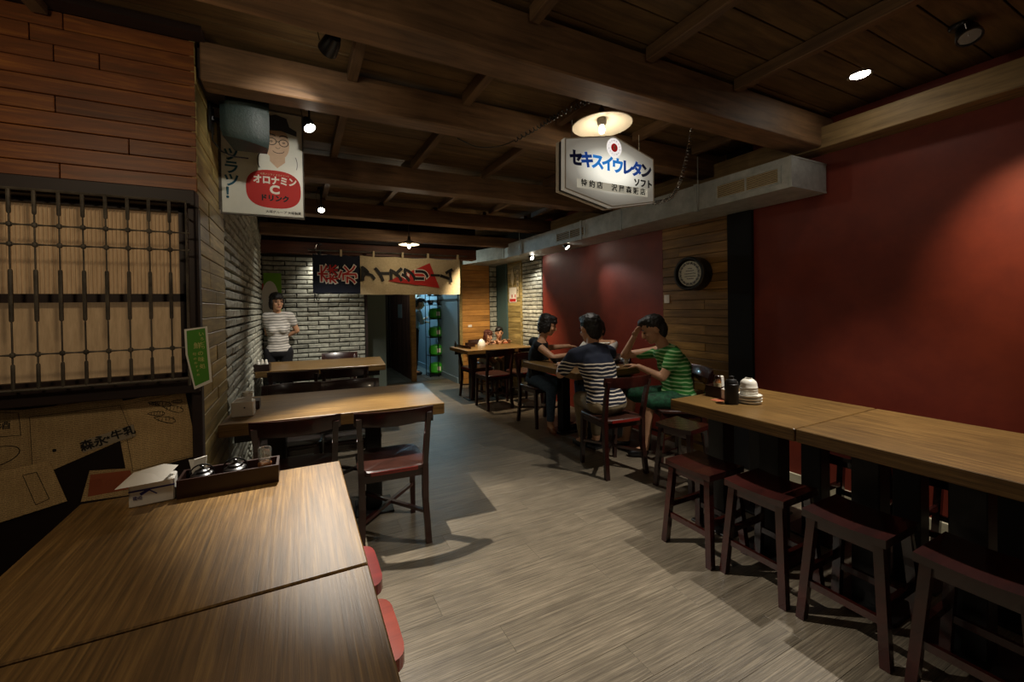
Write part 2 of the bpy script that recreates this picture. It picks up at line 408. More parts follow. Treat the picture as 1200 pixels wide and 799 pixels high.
# left brick wall (with an oak-clad strip near the corner)
wl = struct('wall_left', MB().box(XL-.12, XL-.02, YW+.1, YB+.1, 0, 2.6), 'mortar')
bk = [MB() for _ in range(4)]
def brick_mesh(L, H, D, seed):
    random.seed(seed); b = MB(); r = lambda: random.uniform(-.0045, .0045); i = .008
    vs = [(-L/2, D/2, -H/2), (L/2, D/2, -H/2), (L/2, D/2, H/2), (-L/2, D/2, H/2)]
    mid = [(-L/2+r(), -D/2+.008, -H/2+r()), (L/2+r(), -D/2+.008, -H/2+r()), (L/2+r(), -D/2+.008, H/2+r()), (-L/2+r(), -D/2+.008, H/2+r())]
    fr = [(-L/2+i+r(), -D/2+r(), -H/2+i+r()), (L/2-i+r(), -D/2+r(), -H/2+i+r()), (L/2-i+r(), -D/2+r(), H/2-i+r()), (-L/2+i+r(), -D/2+r(), H/2-i+r())]
    v = vs+mid+fr; f = [(0, 1, 2, 3), (8, 9, 10, 11)]
    for k in (0, 4):
        for j in range(4): f.append((k+j, k+(j+1) % 4, k+4+(j+1) % 4, k+4+j))
    return b.add(v, f).mesh('brick', 'brick')
random.seed(3)
BR = {}
def bricks(parent, u0, u1, z0, z1, fn, L=.30, H=.074, rz=0, D=.03):
    """fn(u, z) -> location of the brick centre"""
    k = 0; z = z0
    while z+H < z1+.02:
        u = u0 - (L/2 if k % 2 else 0)
        while u < u1-.01:
            a, b = max(u, u0), min(u+L, u1)
            if b-a > .04:
                ln = round(b-a-.006, 2); sd = random.randint(0, 3)
                key = (ln, H, sd)
                if key not in BR:
                    st = random.getstate(); BR[key] = brick_mesh(ln, H-.013, D, hash(key) % 9999); random.setstate(st)
                link('brick', BR[key], parent, fn((a+b)/2, z+H/2, random.uniform(-.004, .004)), (0, 0, rz))
            u += L
        z += H; k += 1
bricks(wl, 2.9, YB-.03, 0, 2.4, lambda u, z, d: (XL-.012+d, u, z), rz=R(90), L=.46, H=.062)
zz = 0; k = 0
pl_rng = random.Random(5)
while zz < 2.56:                                         # oak strip on the left wall
    h = pl_rng.choice([.068, .075, .085])
    cut = pl_rng.choice([None, 2.45, 2.6])
    segs = [(YW, 2.895)] if cut is None else [(YW, cut), (cut, 2.895)]
    for a, b in segs:
        link('plank', box_mesh('plank', .02, b-a-.003, h-.004, 'plank_y'), wl, (XL-.01+pl_rng.uniform(-.002, .003), (a+b)/2, zz+h/2))
    zz += h
# window wall on the left, facing the camera
ww = struct('wall_window_side', MB().box(-1.6, XL-.022, YW+.02, YW+.1, 0, 1.06).box(-1.6, XL-.022, YW+.02, YW+.1, 1.82, 2.6).box(XL-.06, XL-.022, YW+.02, YW+.1, 1.06, 1.82), 'dark')
hts = [1.89+.068*i for i in range(11)]
pr = random.Random(11); joins = {0: [-.86], 2: [-.64], 4: [-.87], 5: [], 7: [-.87, -.73], 8: [-.94], 9: [-.84]}
for i, z in enumerate(hts[:-1]):
    xs = [-1.6, -1.2]+joins.get(i, [])+[XL-.001]
    for a, b in zip(xs, xs[1:]):
        link('plank', box_mesh('plank', b-a-.003, .02, .065, 'plank'), ww, ((a+b)/2, YW+.01-pr.uniform(0, .003), z+.034))
struct('trim_11', MB().box(-1.6, XL, 2.14, YW+.02, 1.815, 1.885, bev=.004), 'dark_beam')
struct('trim_12', MB().box(-1.6, XL, 2.15, YW+.02, .99, 1.06, bev=.004), 'dark_beam')
struct('trim_13', MB().box(XL-.035, XL+.004, 2.17, YW+.02, .02, 1.814, bev=.003), 'dark_beam')
wi = struct('window_1', MB().box(-1.6, -.46, YW+.045, YW+.055, 1.06, 1.82), 'blind')
fm = MB()
fm.box(-1.6, -.435, 2.205, 2.24, 1.395, 1.43).box(-1.6, -.435, 2.205, 2.24, 1.06, 1.075).box(-1.6, -.435, 2.205, 2.24, 1.795, 1.82).box(-.475, -.435, 2.205, 2.24, 1.06, 1.82)
part('window_frame', fm, 'dark_beam', wi)
# ribs of the reed screen
rb = MB()
xx = -1.598
while xx < -.48:
    rb.box(xx, xx+.005, YW+.040, YW+.046, 1.432, 1.795); xx += .0135
part('reed', rb, 'blind', wi)['kind'] = 'stuff'
lt = thing('window_grille', 'grey-brown iron window grille with knotted bars in front of the beige screen', 'grille', (-.94, 2.12, 1.06))
xs = [-1.6+.0695*i for i in range(17)]
xs = [x for x in xs if x < -.45]
for x in xs:
    X = x+.94; b = MB()
    for z0, z1, r in ((0, .10, .0060), (.10, .26, .0030), (.26, .46, .0068), (.46, .67, .0030), (.67, .765, .0066)):
        b.tube([(X, 0, z0), (X, 0, z0+.006), (X, 0, z1-.006), (X, 0, z1)], [r*.7, r, r, r*.7], 6)
    for z in (.135, .555, .63): b.lathe([(0, -.012), (.008, -.007), (.010, 0), (.008, .007), (0, .012)], 8, (X, 0, z))
    part('bar', b, 'iron', lt)
for z in (.135, .555, .63):
    b = MB(); pts = []; rr = []
    for i in range(len(xs)+1):
        X = -1.6+.94+.0695*i
        pts += [(X, 0, z), (X+.035, 0, z)]; rr += [.0055, .0028]
    pts[-1] = (.51, 0, z); b.tube(pts[:-1]+[(.51, 0, z)], rr, 6); part('crossbar', b, 'iron', lt)
part('frame', MB().tube([(-.66, 0, .765), (.51, 0, .765), (.51, 0, -.02), (.51, 0, -.03)], .006, 6).tube([(-.66, 0, .0), (.51, 0, .0)], .006, 6)
     .tube([(.51, 0, .7), (.51, .075, .7)], .004, 6).tube([(.51, 0, .1), (.51, .075, .1)], .004, 6), 'iron', lt)
# newspapers pasted on the dark panel
def paper(name, poly, y, mat, label, group=None, cat='newspaper'):
    cx = sum(p[0] for p in poly)/len(poly); cz = sum(p[1] for p in poly)/len(poly)
    o = part(name, MB().prism([(p[0]-cx, p[1]-cz) for p in poly], 'y', 0, .0012), mat, None, (cx, y, cz))
    return tag(o, label, cat, group)
YP = YW+.0185
n1 = paper('newspaper', [(-.99, .97), (-.69, .985), (-.65, .82), (-.91, .715), (-.985, .70)], YP-.002, 'news', 'large tan newspaper sheet with a bold black milk advert banner')
n2 = paper('newspaper', [(-.72, .965), (-.47, 1.0), (-.425, .69), (-.68, .65)], YP, 'news', 'tan newspaper sheet with fish drawings at its top right')
n3 = paper('newspaper', [(-.95, .955), (-.72, 1.045), (-.69, .98)], YP-.0005, 'news', 'tilted newspaper corner sticking up behind the milk advert sheet')
n4 = paper('newspaper', [(-1.18, .99), (-.985, .97), (-.975, .74), (-1.18, .72)], YP-.004, 'news', 'grey-brown newspaper sheet with framed boxes at the left edge')
n5 = paper('newspaper', [(-1.2, .72), (-.92, .755), (-.87, .58), (-1.2, .51)], YP-.006, 'news', 'lowest newspaper sheet, with a framed column at its right')
n6 = paper('orange_leaflet', [(-.80, .69), (-.66, .675), (-.64, .56), (-.83, .565)], YP-.001, 'news', 'small leaflet with orange print between the newspaper sheets', None, 'leaflet')
text('酒の肴', .05, (0, -.0015, .0), (R(90), R(3), 0), 'red_paper', n6); 
part('print_panel', MB().prism([(-.065, .05), (.065, .045), (.08, -.035), (-.075, -.04)], 'y', -.001, .0), 'red_paper', n6)
a = R(-17)
def adloc(u, v): return (.12+u*math.cos(-a)-v*math.sin(-a)*0, -.0018, -.012+u*math.tan(-a)+v)
ra = (R(90), R(-14), 0)
part('advert_band', MB().prism([(-.085, -.053), (.087, -.010), (.080, .042), (-.090, -.005)], 'y', -.0014, 0), 'band_grey', n1, (.112, 0, -.015))['label'] = 'pale advert band'
text('森永', .045, (.062, -.003, -.035), ra, 'print_black', n1, bold=.0008)
text('★', .018, (.108, -.003, -.018), ra, 'print_black', n1)
text('牛乳', .042, (.158, -.003, -.006), ra, 'print_black', n1, bold=.0008)
text('●', .016, (-.06, -.0015, -.045), ra, 'print_black', n1)
def frame_lines(parent, poly, t=.0015, mat='print_black'):
    m = MB()
    for p, q in zip(poly, poly[1:]+poly[:1]): m.bar((p[0], -.001, p[1]), (q[0], -.001, q[1]), t, .001, (0, 1, 0))
    part('printed_border', m, mat, parent)
for n_, P_ in ((n1, [(-.13, .10), (.15, .115), (.19, -.03), (-.05, -.13), (-.125, -.145)]), (n2, [(-.12, .125), (.11, .16), (.15, -.13), (-.085, -.165)])): frame_lines(n_, P_, .0012)
frame_lines(n4, [(.0, .115), (.075, .105), (.08, .015), (.0, .02)]); frame_lines(n5, [(.05, .07), (.09, .075), (.125, -.04), (.085, -.055)])
text('酒', .035, (.035, -.001, .06), FACE, 'print_black', n4)
m = MB(); 
for k in range(20):
    t0, t1 = 2*PI*k/20, 2*PI*(k+1)/20
    f = lambda t: (-.0+.075*math.cos(t)-.01*math.sin(t), -.001, -.06+.035*math.sin(t)+.02*math.cos(t))
    m.bar(f(t0), f(t1), .0025, .001, (0, 1, 0))
part('printed_oval', m, 'print_black', n4)
# fish sketches
m = MB()
fr = random.Random(4)
for cx, cz, s in ((.02, .115, .035), (.06, .09, .04), (.0, .075, .03), (.03, .045, .04), (-.01, .12, .02), (.075, .12, .02)):
    an = fr.uniform(-.5, .5); pts = []
    for k in range(15):
        t = 2*PI*k/14; u = s*math.cos(t); v = s*.3*math.sin(t)*(1+.4*math.cos(t))
        pts.append((cx+u*math.cos(an)-v*math.sin(an), -.001, cz+u*math.sin(an)+v*math.cos(an)))
    for p, q in zip(pts, pts[1:]): m.bar(p, q, .0022, .001, (0, 1, 0))
    for q in range(5): m.bar((cx+s*(q/3-.6), -.001, cz-.006), (cx+s*(q/3-.55), -.001, cz+.008), .0014, .001, (0, 1, 0))
part('fish_drawing', m, 'print_black', n2)
# green note hanging on the grille
gn = paper('green_note', [(-.44, 1.274), (-.358, 1.284), (-.345, 1.04), (-.409, 1.013), (-.437, 1.165)], 2.095, 'white', 'green paper slip with yellow writing tucked on the window grille corner', None, 'note')
part('green_face', MB().prism([(-.034+.0, .112), (.032, .122), (.044, -.105), (-.008, -.128), (-.032, .01)], 'y', -.0008, 0), 'note_green', gn)
M['yellow_print'] = plain('yellow_print', 'c9c77a', .7)
for ch, x, z, s in (('い', .018, .095, .02), ('ろ', .02, .075, .016), ('ど', .022, .055, .016), ('り', .024, .037, .016), ('鮮', .004, .045, .03), ('の', .014, .012, .022), ('味', .016, -.015, .024), ('処', .02, -.045, .022),
                    ('旬', -.008, .01, .014), ('の', -.006, -.01, .012), ('お', -.004, -.028, .012), ('す', -.001, -.045, .012), ('す', .002, -.062, .012), ('め', .004, -.08, .012)):
    text(ch, s, (x, -.0016, z), FACE, 'yellow_print', gn)
# right wall
wr = struct('wall_right', MB().box(XR+.02, XR+.12, -1.6, 6.6, 0, 2.6), 'mortar')
struct('wall_red_near', MB().box(XR, XR+.02, -1.6, 1.97, .09, 2.6), 'red')
struct('wall_red_far', MB().box(XR, XR+.02, 2.85, 5.0, 0, 2.6), 'red')
struct('trim_14', MB().box(XR-.03, XR+.02, 1.972, 2.168, 0, 2.6), 'blacky')
struct('baseboard_right', MB().box(XR-.012, XR+.02, -1.6, 1.97, 0, .088, bev=.003), 'cream_base')
zz = 0; pq = random.Random(9)
M['plank_r'] = wood('right_wall_plank', '6a4d28', 'ac834b', 'y', 6, 12, .5, .36, mid='86632f')
while zz < 2.58:
    h = pq.choice([.07, .075, .09]); cut = pq.choice([None, 2.4, 2.55, 2.66])
    for a, b in ([(2.17, 2.848)] if cut is None else [(2.17, cut), (cut, 2.848)]):
        link('plank', box_mesh('plank', .02, b-a-.003, h-.004, 'plank_r'), wr, (XR+.01-pq.uniform(0, .006), (a+b)/2, zz+h/2))
    zz += h
bricks(wr, 5.02, 5.6, 0, 2.3, lambda u, z, d: (XR+.008+d, u, z), rz=R(-90), L=.29, H=.062)
struct('trim_15', MB().box(XR-.02, XR+.02, 5.60, 5.64, 0, 2.3), 'plank_y')
zz = 0
while zz < 2.3:
    link('plank', box_mesh('plank', .02, .45, .086, 'plank_y'), wr, (XR+.01-pq.uniform(0, .004), 5.87, zz+.045)); zz += .09
struct('trim_16', MB().box(XR-.02, XR+.03, 6.1, 6.48, 0, 2.3), 'teal')
wc = struct('wall_back_right', MB().box(2.56, XR+.1, 6.5, 6.6, 0, 2.6), 'mortar')
zz = 0
while zz < 2.3:
    link('plank', box_mesh('plank', .56, .02, .096, 'plank_far'), wc, (2.85, 6.49-pq.uniform(0, .003), zz+.05)); zz += .10
bricks(wc, 3.14, 3.28, 0, 2.3, lambda u, z, d: (u, 6.486+d, z), L=.14, H=.09)
struct('wall_kitchen_right', MB().box(2.56, 2.62, 6.61, 9.2, 0, 2.6), 'blue_grey')
struct('baseboard_kitchen', MB().box(2.545, 2.559, 6.61, 9.2, 0, .1), 'blue_grey')
struct('trim_17', MB().box(2.55, 2.6, 6.47, 6.5, 0, 2.3), 'plank_y')
struct('trim_18', MB().box(2.548, 2.559, 6.61, 9.2, 1.48, 1.51), 'dark')
# back brick wall
wb = struct('wall_back', MB().box(XL-.1, .85, YB+.02, YB+.12, 0, 2.07), 'mortar')
bricks(wb, XL, .85, 0, 2.07, lambda u, z, d: (u, YB+.005+d, z), L=.26, H=.060)
struct('trim_19', MB().box(.85, .88, YB-.03, YB+.12, 0, 2.07), 'dark_beam')
struct('wall_passage', MB().box(.7, 1.28, 6.5, 6.58, 0, 2.6), 'grey_green')
struct('wall_passage_end', MB().box(.0, 2.0, 9.4, 9.5, 0, 2.6), 'plaster_dark')
struct('wall_kitchen_back', MB().box(1.9, 2.7, 9.2, 9.3, 0, 2.6), 'plaster_dark')
struct('wall_upper_back', MB().box(XL-.1, 2.56, YB+.03, YB+.1, 2.23, 2.6), 'dark')
struct('wall_front', MB().box(-1.7, 3.4, -1.7, -1.6, 0, 2.7), 'plaster_dark')
struct('wall_front_left', MB().box(-1.7, -1.6, -1.6, 2.3, 0, 2.7), 'plaster_dark')
struct('wall_passage_left', MB().box(.62, .7, 5.88, 9.5, 0, 2.7), 'plaster_dark')
wp = struct('wall_partition', MB().box(1.93, 1.96, 7.3, 9.2, 0, 2.4), 'dark')
M['reclaimed'] = wood('reclaimed_plank', '2c1d1c', '6b4a40', 'z', 6, 16, .7, .3, .6)
for i in range(14):
    link('plank', box_mesh('plank', .02, .125, 2.3, 'reclaimed'), wp, (1.92-.003*(i % 3), 7.36+.13*i, 1.15))
struct('trim_20', MB().box(1.88, 1.97, 7.2, 7.29, 0, 2.3, bev=.004), 'plank_far')
tag(part('wall_notice', MB().box(0, .06, -.004, 0, 0, .13), 'white', None, (.93, 6.499, 1.24)), 'small white notice on the grey-green wall left of the rough partition', 'notice')
tag(part('partition_notice', MB().box(-.004, 0, 0, .35, 0, .28).box(-.0045, -.004, .03, .32, .03, .2), 'blue_grey', None, (1.905, 8.0, 1.15)), 'pale blue-grey sheet pinned on the rough plank partition', 'notice')

# ------------------------------------------------------------------ metal air duct
du = thing('air_duct', 'galvanised square air duct running along the right wall under the ceiling', 'duct', (2.88, 1.48, 2.09))
def ductbox(y0, y1, xa=0, xb=0):
    return MB().add([(xa, y0, 0), (.405, y0, 0), (.405, y0, .2), (xa, y0, .2), (xb, y1, 0), (.405, y1, 0), (.405, y1, .2), (xb, y1, .2)],
                    [(0, 1, 2, 3), (7, 6, 5, 4), (0, 4, 5, 1), (1, 5, 6, 2), (2, 6, 7, 3), (3, 7, 4, 0)])
for a, b in ((0, .68), (.684, 2.1), (2.104, 3.4), (3.404, 3.95)): part('duct_section', ductbox(a, b), 'metal', du)
part('duct_section', ductbox(3.954, 5.0, 0, -.28), 'metal', du)
fl_ = MB().box(-.006, .0, 0, .012, 0, .2).box(0, .405, -.003, 0, .19, .2).box(0, .405, -.003, 0, 0, .01)
part('flange', fl_, 'metal', du)
for y in (.68, 2.1, 3.4, 3.95): part('flange', MB().box(-.008, -.0005, y-.012, y+.016, -.006, .206), 'metal', du)
def grille(y0, y1, z0, z1, n):
    g = part('grille', MB().box(-.007, -.0005, y0-.02, y1+.02, z1, z1+.012).box(-.007, -.0005, y0-.02, y1+.02, z0-.012, z0)
             .box(-.007, -.0005, y0-.02, y0, z0, z1).box(-.007, -.0005, y1, y1+.02, z0, z1).box(-.007, -.0005, (y0+y1)/2-.006, (y0+y1)/2+.006, z0, z1), 'metal', du)
    part('grille_back', MB().box(-.0012, -.0004, y0, y1, z0, z1), 'dark', g)
    for k in range(n):
        z = z0+(k+.5)*(z1-z0)/n
        part('slat', MB().box(-.005, -.0012, y0, y1, z-.0028, z+.0028), 'linen', g)
grille(.08, .50, .05, .14, 8); grille(1.95+.1, 2.56, .04, .13, 5); grille(4.05+.06, 4.6, .05, .13, 4) if False else None
def hanger(x, y, z0, z1, lab):
    tag(part('hanger_rod', MB().tube([(0, 0, 0), (0, 0, z1-z0)], .004, 6).box(-.012, .012, -.012, .012, -.004, .004), 'metal', None, (x, y, z0)), lab, 'rod')
hanger(2.862, 2.13, 2.075, 2.5, 'metal hanger rod of the duct beside the spring chain')
hanger(2.862, 2.95, 2.075, 2.5, 'metal hanger rod of the duct below the lit sign')
hanger(2.862, 4.92, 2.075, 2.5, 'metal hanger rod of the duct near the far enamel lamp')

# ------------------------------------------------------------------ tables
def table(name, label, x, y, rz, L, W, mat, legs, th=.062, group=None, legmat='black_wood', skirt=True):
    t = thing(name, label, 'table', (x, y, 0), rz, group)
    part('tabletop', MB().box(-L/2, L/2, -W/2, W/2, .75-th, .75, bev=.003), mat, t)
    if skirt: [part('apron', MB().box(-L/2+.06, L/2-.06, q, q+.02, .63, .75-th), legmat, t) for q in (-W/2+.06, W/2-.08)]
    for lx, ly, w in legs:
        l = part('leg', MB().box(lx-w/2, lx+w/2, ly-w/2, ly+w/2, .012, .75-th, bev=.004), legmat, t)
        part('foot_plate', MB().box(lx-w*1.2, lx+w*1.2, ly-w*1.2, ly+w*1.2, 0, .014, bev=.003), legmat, l)
    return t
table('dining_table', 'oak-topped table in the near left, carrying the tissue pack and dark tray', -.245, 1.325, 0, .77, .706, 'table_y', [(-.2, 0, .09), (.2, 0, .09)])
table('dining_table', 'oak-topped table at the bottom edge of the picture, nearest of all', -.245, .612, 0, .77, .706, 'table_y', [(-.2, 0, .09), (.2, 0, .09)])
table('dining_table', 'oak table with a white napkin box, second from the camera along the left wall', .25, 2.80, R(-5), 1.22, .73, 'table', [(-.38, 0, .1), (.2, 0, .1)], .068)
table('dining_table', 'third oak table, against the brick wall just before the standing woman', .27, 4.78, R(-6), 1.24, .76, 'table', [(-.38, 0, .1), (.38, 0, .1)], .06)
table('dining_table', 'long-side oak table by the red wall carrying the stacked white bowls', 2.515, 1.435, 0, .79, .695, 'table_y', [(-.2, .15, .1), (-.2, -.15, .1), (.2, .15, .1), (.2, -.15, .1)], .062, None, 'black_wood', False)
table('dining_table', 'bare oak table by the red wall at the right edge of the picture', 2.515, .735, 0, .79, .695, 'table_y', [(-.2, .15, .1), (-.2, -.15, .1), (.2, .15, .1), (.2, -.15, .1)], .062, None, 'black_wood', False)
table('dining_table', 'oak table where the striped-shirt diners eat', 2.59, 3.3, 0, .76, .92, 'table', [(0, -.25, .1), (0, .25, .1)], .06)
table('dining_table', 'bright amber-lit table at the far end below the hanging poster', 2.63, 5.42, 0, 1.06, .72, 'table', [(-.3, 0, .1), (.3, 0, .1)], .055)

# ------------------------------------------------------------------ chairs and stools
def make_chair(label, loc, rz, group=None, seatmat='seat'):
    t = thing('dining_chair', label, 'chair', loc, rz, group)
    s = MB(); pts = []
    for k in range(28):
        a = 2*PI*k/28; c, sn = math.cos(a), math.sin(a)
        pts.append((.195*math.copysign(abs(c)**.35, c), .195*math.copysign(abs(sn)**.35, sn)))
    n = len(pts); vs = []; 
    for z, k in ((.425, .95), (.432, 1), (.448, 1), (.455, .96)): vs += [(x*k, y*k, z) for x, y in pts]
    vs.append((0, 0, .450))
    fs = [tuple(range(n-1, -1, -1))]+[(j*n+i, j*n+(i+1) % n, (j+1)*n+(i+1) % n, (j+1)*n+i) for j in range(3) for i in range(n)]+[(3*n+i, 3*n+(i+1) % n, 4*n) for i in range(n)]
    s.add(vs, fs, True); part('seat', s, seatmat, t)
    part('seat_frame', MB().box(-.17, .17, -.175, -.155, .385, .426).box(-.17, .17, .15, .17, .385, .426).box(-.175, -.155, -.17, .17, .385, .426).box(.155, .175, -.17, .17, .385, .426), 'chair', t)
    for sx in (-1, 1):
        l = MB(); l.bar((sx*.185, -.20, 0), (sx*.175, -.168, .25), .034, .03, (0, 1, 0)); l.bar((sx*.175, -.168, .248), (sx*.178, -.165, .45), .034, .036, (0, 1, 0))
        l.bar((sx*.178, -.165, .448), (sx*.185, -.20, .64), .03, .034, (0, 1, 0)); l.bar((sx*.185, -.20, .638), (sx*.19, -.235, .765), .028, .03, (0, 1, 0))
        part('leg', l, 'chair', t)
        part('leg', MB().bar((sx*.165, .175, 0), (sx*.16, .155, .426), .028, .028, (0, 1, 0), 1.25), 'chair', t)
    part('seat_edge_highlight', MB().box(-.13, .13, -.199, -.190, .430, .449), 'chair_red', t, label='red rear edge of the seat, highlight painted in')  # red strip paints in the highlight along the seat's rear edge
    part('stretcher', MB().bar((-.18, -.175, .17), (.165, .165, .2), .022, .018), 'chair', t)
    part('stretcher', MB().bar((.18, -.175, .17), (-.165, .165, .2), .022, .018), 'chair', t)
    r = MB(); vs = []; N = 12
    for i in range(N+1):
        u = -1+2*i/N; x = u*.215; y = -.262+.045*u*u; h = .044 - .008*u*u; zc = .752+.006*u*u
        for dz, dy in ((-h, -.009), (-h, .009), (h*.8, .009), (h, .003), (h, -.006), (h*.8, -.010)): vs.append((x, y+dy-dz*.25, zc+dz))
    fs = [(i*6+k, i*6+(k+1) % 6, (i+1)*6+(k+1) % 6, (i+1)*6+k) for i in range(N) for k in range(6)]+[tuple(range(6)), tuple(range(N*6+5, N*6-1, -1))]
    r.add(vs, fs, True); part('top_rail', r, 'chair', t)
    return t
chair = make_chair('mahogany bentback chair with red seat-edge highlight standing fully in view at the second table', (.49, 2.43, 0), R(-4))
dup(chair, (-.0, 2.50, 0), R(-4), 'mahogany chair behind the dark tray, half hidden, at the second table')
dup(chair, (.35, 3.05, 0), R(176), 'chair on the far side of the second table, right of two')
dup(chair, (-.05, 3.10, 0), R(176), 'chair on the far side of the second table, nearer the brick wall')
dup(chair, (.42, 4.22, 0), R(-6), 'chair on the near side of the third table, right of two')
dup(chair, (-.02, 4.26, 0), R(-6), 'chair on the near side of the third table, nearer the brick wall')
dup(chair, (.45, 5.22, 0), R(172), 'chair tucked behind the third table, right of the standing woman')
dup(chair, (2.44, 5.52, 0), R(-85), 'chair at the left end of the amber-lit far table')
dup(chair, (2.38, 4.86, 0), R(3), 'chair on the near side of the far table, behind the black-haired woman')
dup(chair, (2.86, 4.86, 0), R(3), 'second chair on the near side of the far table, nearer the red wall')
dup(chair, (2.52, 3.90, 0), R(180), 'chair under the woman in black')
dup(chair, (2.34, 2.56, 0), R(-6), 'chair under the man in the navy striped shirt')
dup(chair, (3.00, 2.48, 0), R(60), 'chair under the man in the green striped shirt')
def make_stool(label, loc, rz=0, w=.125, d=.14, mat='chair', group=None):
    t = thing('wooden_stool', label, 'stool', loc, rz, group)
    s = MB(); vs = []; N = 8
    for i in range(N+1):
        u = -1+2*i/N
        for x, z in ((-w*u*0-d, .44), (d, .44), (d, .468), (-d, .468)):
            vs.append((x, u*w*1.08, z+(.010*u*u-.006 if z > .45 else 0)))
    fs = [(i*4+k, i*4+(k+1) % 4, (i+1)*4+(k+1) % 4, (i+1)*4+k) for i in range(N) for k in range(4)]+[(0, 1, 2, 3), (N*4+3, N*4+2, N*4+1, N*4)]
    s.add(vs, fs); part('seat', s, mat, t)
    for sx in (-1, 1):
        for sy in (-1, 1):
            part('leg', MB().bar((sx*(d+.002), sy*(w+.012), 0), (sx*(d-.03), sy*(w-.018), .442), .034, .03, (0, 1, 0)), mat, t)
    for sx in (-1, 1):
        part('stretcher', MB().bar((sx*(d-.012), -w-.001, .16), (sx*(d-.012), w+.001, .16), .018, .028), mat, t)
        part('apron', MB().bar((sx*(d-.032), -w+.01, .42), (sx*(d-.032), w-.01, .42), .016, .04), mat, t)
    for sy in (-1, 1): part('stretcher', MB().bar((-d+.01, sy*(w-.004), .215), (d-.01, sy*(w-.004), .215), .018, .028), mat, t)
    return t
M['stool'] = wood('stool_mahogany', '1f0907', '38120d', 'x', 5, 10, .25, .1, .1, .4)
stool = make_stool('mahogany stool in front of the table with stacked bowls, farther of its two aisle stools', (2.02, 1.485, 0), 0, mat='stool')
dup(stool, (2.06, 1.165, 0), 0, 'mahogany stool under the seam of the two right-hand tables on the aisle side')
dup(stool, (2.07, .83, 0), 0, 'mahogany stool second from the right edge of the picture, on the aisle side')
dup(stool, (2.07, .49, 0), 0, 'mahogany stool cut off by the lower right corner of the picture')
dup(stool, (2.56, 2.04, 0), R(8), 'dark stool at the far end of the table with the bowls')
dup(stool, (2.93, 1.19, 0), 0, 'stool on the wall side of the right tables, farther of two seen under the tabletop')
dup(stool, (3.03, .80, 0), 0, 'stool on the wall side of the right tables, nearer of two seen under the tabletop')
for (y, m_, lab) in ((1.42, 'chair_red', 'red seat corner of a chair tucked under the near left table, farther of two'), (1.12, 'orange_seat', 'orange-red seat corner of a chair tucked under the near left table, nearer of two')):
    if m_ == 'orange_seat': M[m_] = wood('orange_red_wood', '702210', '8c3018', 'x', 5, 10, .25, .1, .1, .3)
    t = thing('tucked_stool', lab, 'stool', (.09, y, 0))
    s = MB(); pts = []
    for k in range(28):
        a = 2*PI*k/28; c, sn = math.cos(a), math.sin(a)
        pts.append((.15*math.copysign(abs(c)**.35, c), .125*math.copysign(abs(sn)**.35, sn)))
    s.prism(pts, 'z', .43, .465); part('seat', s, m_, t)
    for sx in (-1, 1):
        for sy in (-1, 1): part('leg', MB().bar((sx*.12, sy*.10, 0), (sx*.10, sy*.085, .432), .028, .028, (0, 1, 0)), 'chair', t)
    part('stretcher', MB().bar((-.11, -.09, .2), (.11, .09, .2), .018).bar((.11, -.09, .22), (-.11, .09, .22), .018), 'chair', t)

# ------------------------------------------------------------------ things on the tables
tr = thing('condiment_tray', 'long dark wooden tray at the far edge of the near left table', 'tray', (-.225, 1.62, .75))
part('side_wall', MB().box(-.135, .155, -.05, -.042, .008, .06), 'tray', tr, rot=(0, 0, 0)); part('side_wall', MB().box(-.135, .155, .042, .05, .008, .06), 'tray', tr)
part('end_wall', MB().box(-.135, -.127, -.042, .042, .008, .06), 'tray', tr); part('end_wall', MB().box(.147, .155, -.042, .042, .008, .06), 'tray', tr)
part('tray_base', MB().box(-.135, .155, -.05, .05, 0, .008), 'tray', tr)
def pot(x, y, z, r, lab):
    t = thing('condiment_pot', lab, 'pot', (x, y, z))
    part('body', MB().lathe([(r*.55, 0), (r*.9, r*.35), (r, r*.8), (r*.85, r*1.25), (r*.6, r*1.4)], 24), 'glaze', t)
    part('lid', MB().lathe([(r*.62, r*1.4), (r*.55, r*1.55), (r*.2, r*1.7), (r*.12, r*1.8), (r*.18, r*1.95), (0, r*2.05)], 24), 'glaze', t)
    part('handle', MB().tube([(r*math.cos(a)*.9, 0, r*1.3+r*.75*math.sin(a)) for a in [PI*i/8 for i in range(9)]], r*.07, 6), 'glaze', t)
pot(-.30, 1.62, .758, .038, 'black glazed pot in the dark tray, left one beside the folded napkin')
pot(-.205, 1.62, .758, .040, 'black glazed pot with lid in the middle of the dark tray')
j = thing('spice_jar', 'brown jar under a clear upturned glass in the dark tray', 'jar', (-.115, 1.62, .758))
part('body', MB().lathe([(.02, 0), (.022, .01), (.022, .05), (.018, .055)], 20), 'amber', j)
part('glass', MB().lathe([(.018, .056), (.021, .07), (.022, .10), (.019, .105), (.017, .103), (.019, .07), (.016, .058), (.018, .056)], 20, caps=False), 'glass', j)
nk = part('napkin', MB().add([(-.018, -.004, 0), (.02, .0, .0), (.022, .004, .052), (-.012, 0, .046), (-.018, .002, 0), (.02, .006, 0), (.022, .010, .052), (-.012, .006, .046), (-.03, .01, .045), (-.022, .012, .0)],
          [(0, 1, 2, 3), (7, 6, 5, 4), (0, 4, 5, 1), (1, 5, 6, 2), (2, 6, 7, 3), (3, 7, 4, 0), (4, 7, 8, 9)]), 'white', None, (-.315, 1.65, .80))
tag(nk, 'folded white napkin sticking up behind the left black pot', 'napkin')
tp = thing('tissue_pack', 'white tissue pack with violet bow print on the near left table', 'tissues', (-.425, 1.605, .75), R(6))
part('pack', MB().box(-.056, .056, -.035, .035, 0, .072, bev=.004), 'white', tp)
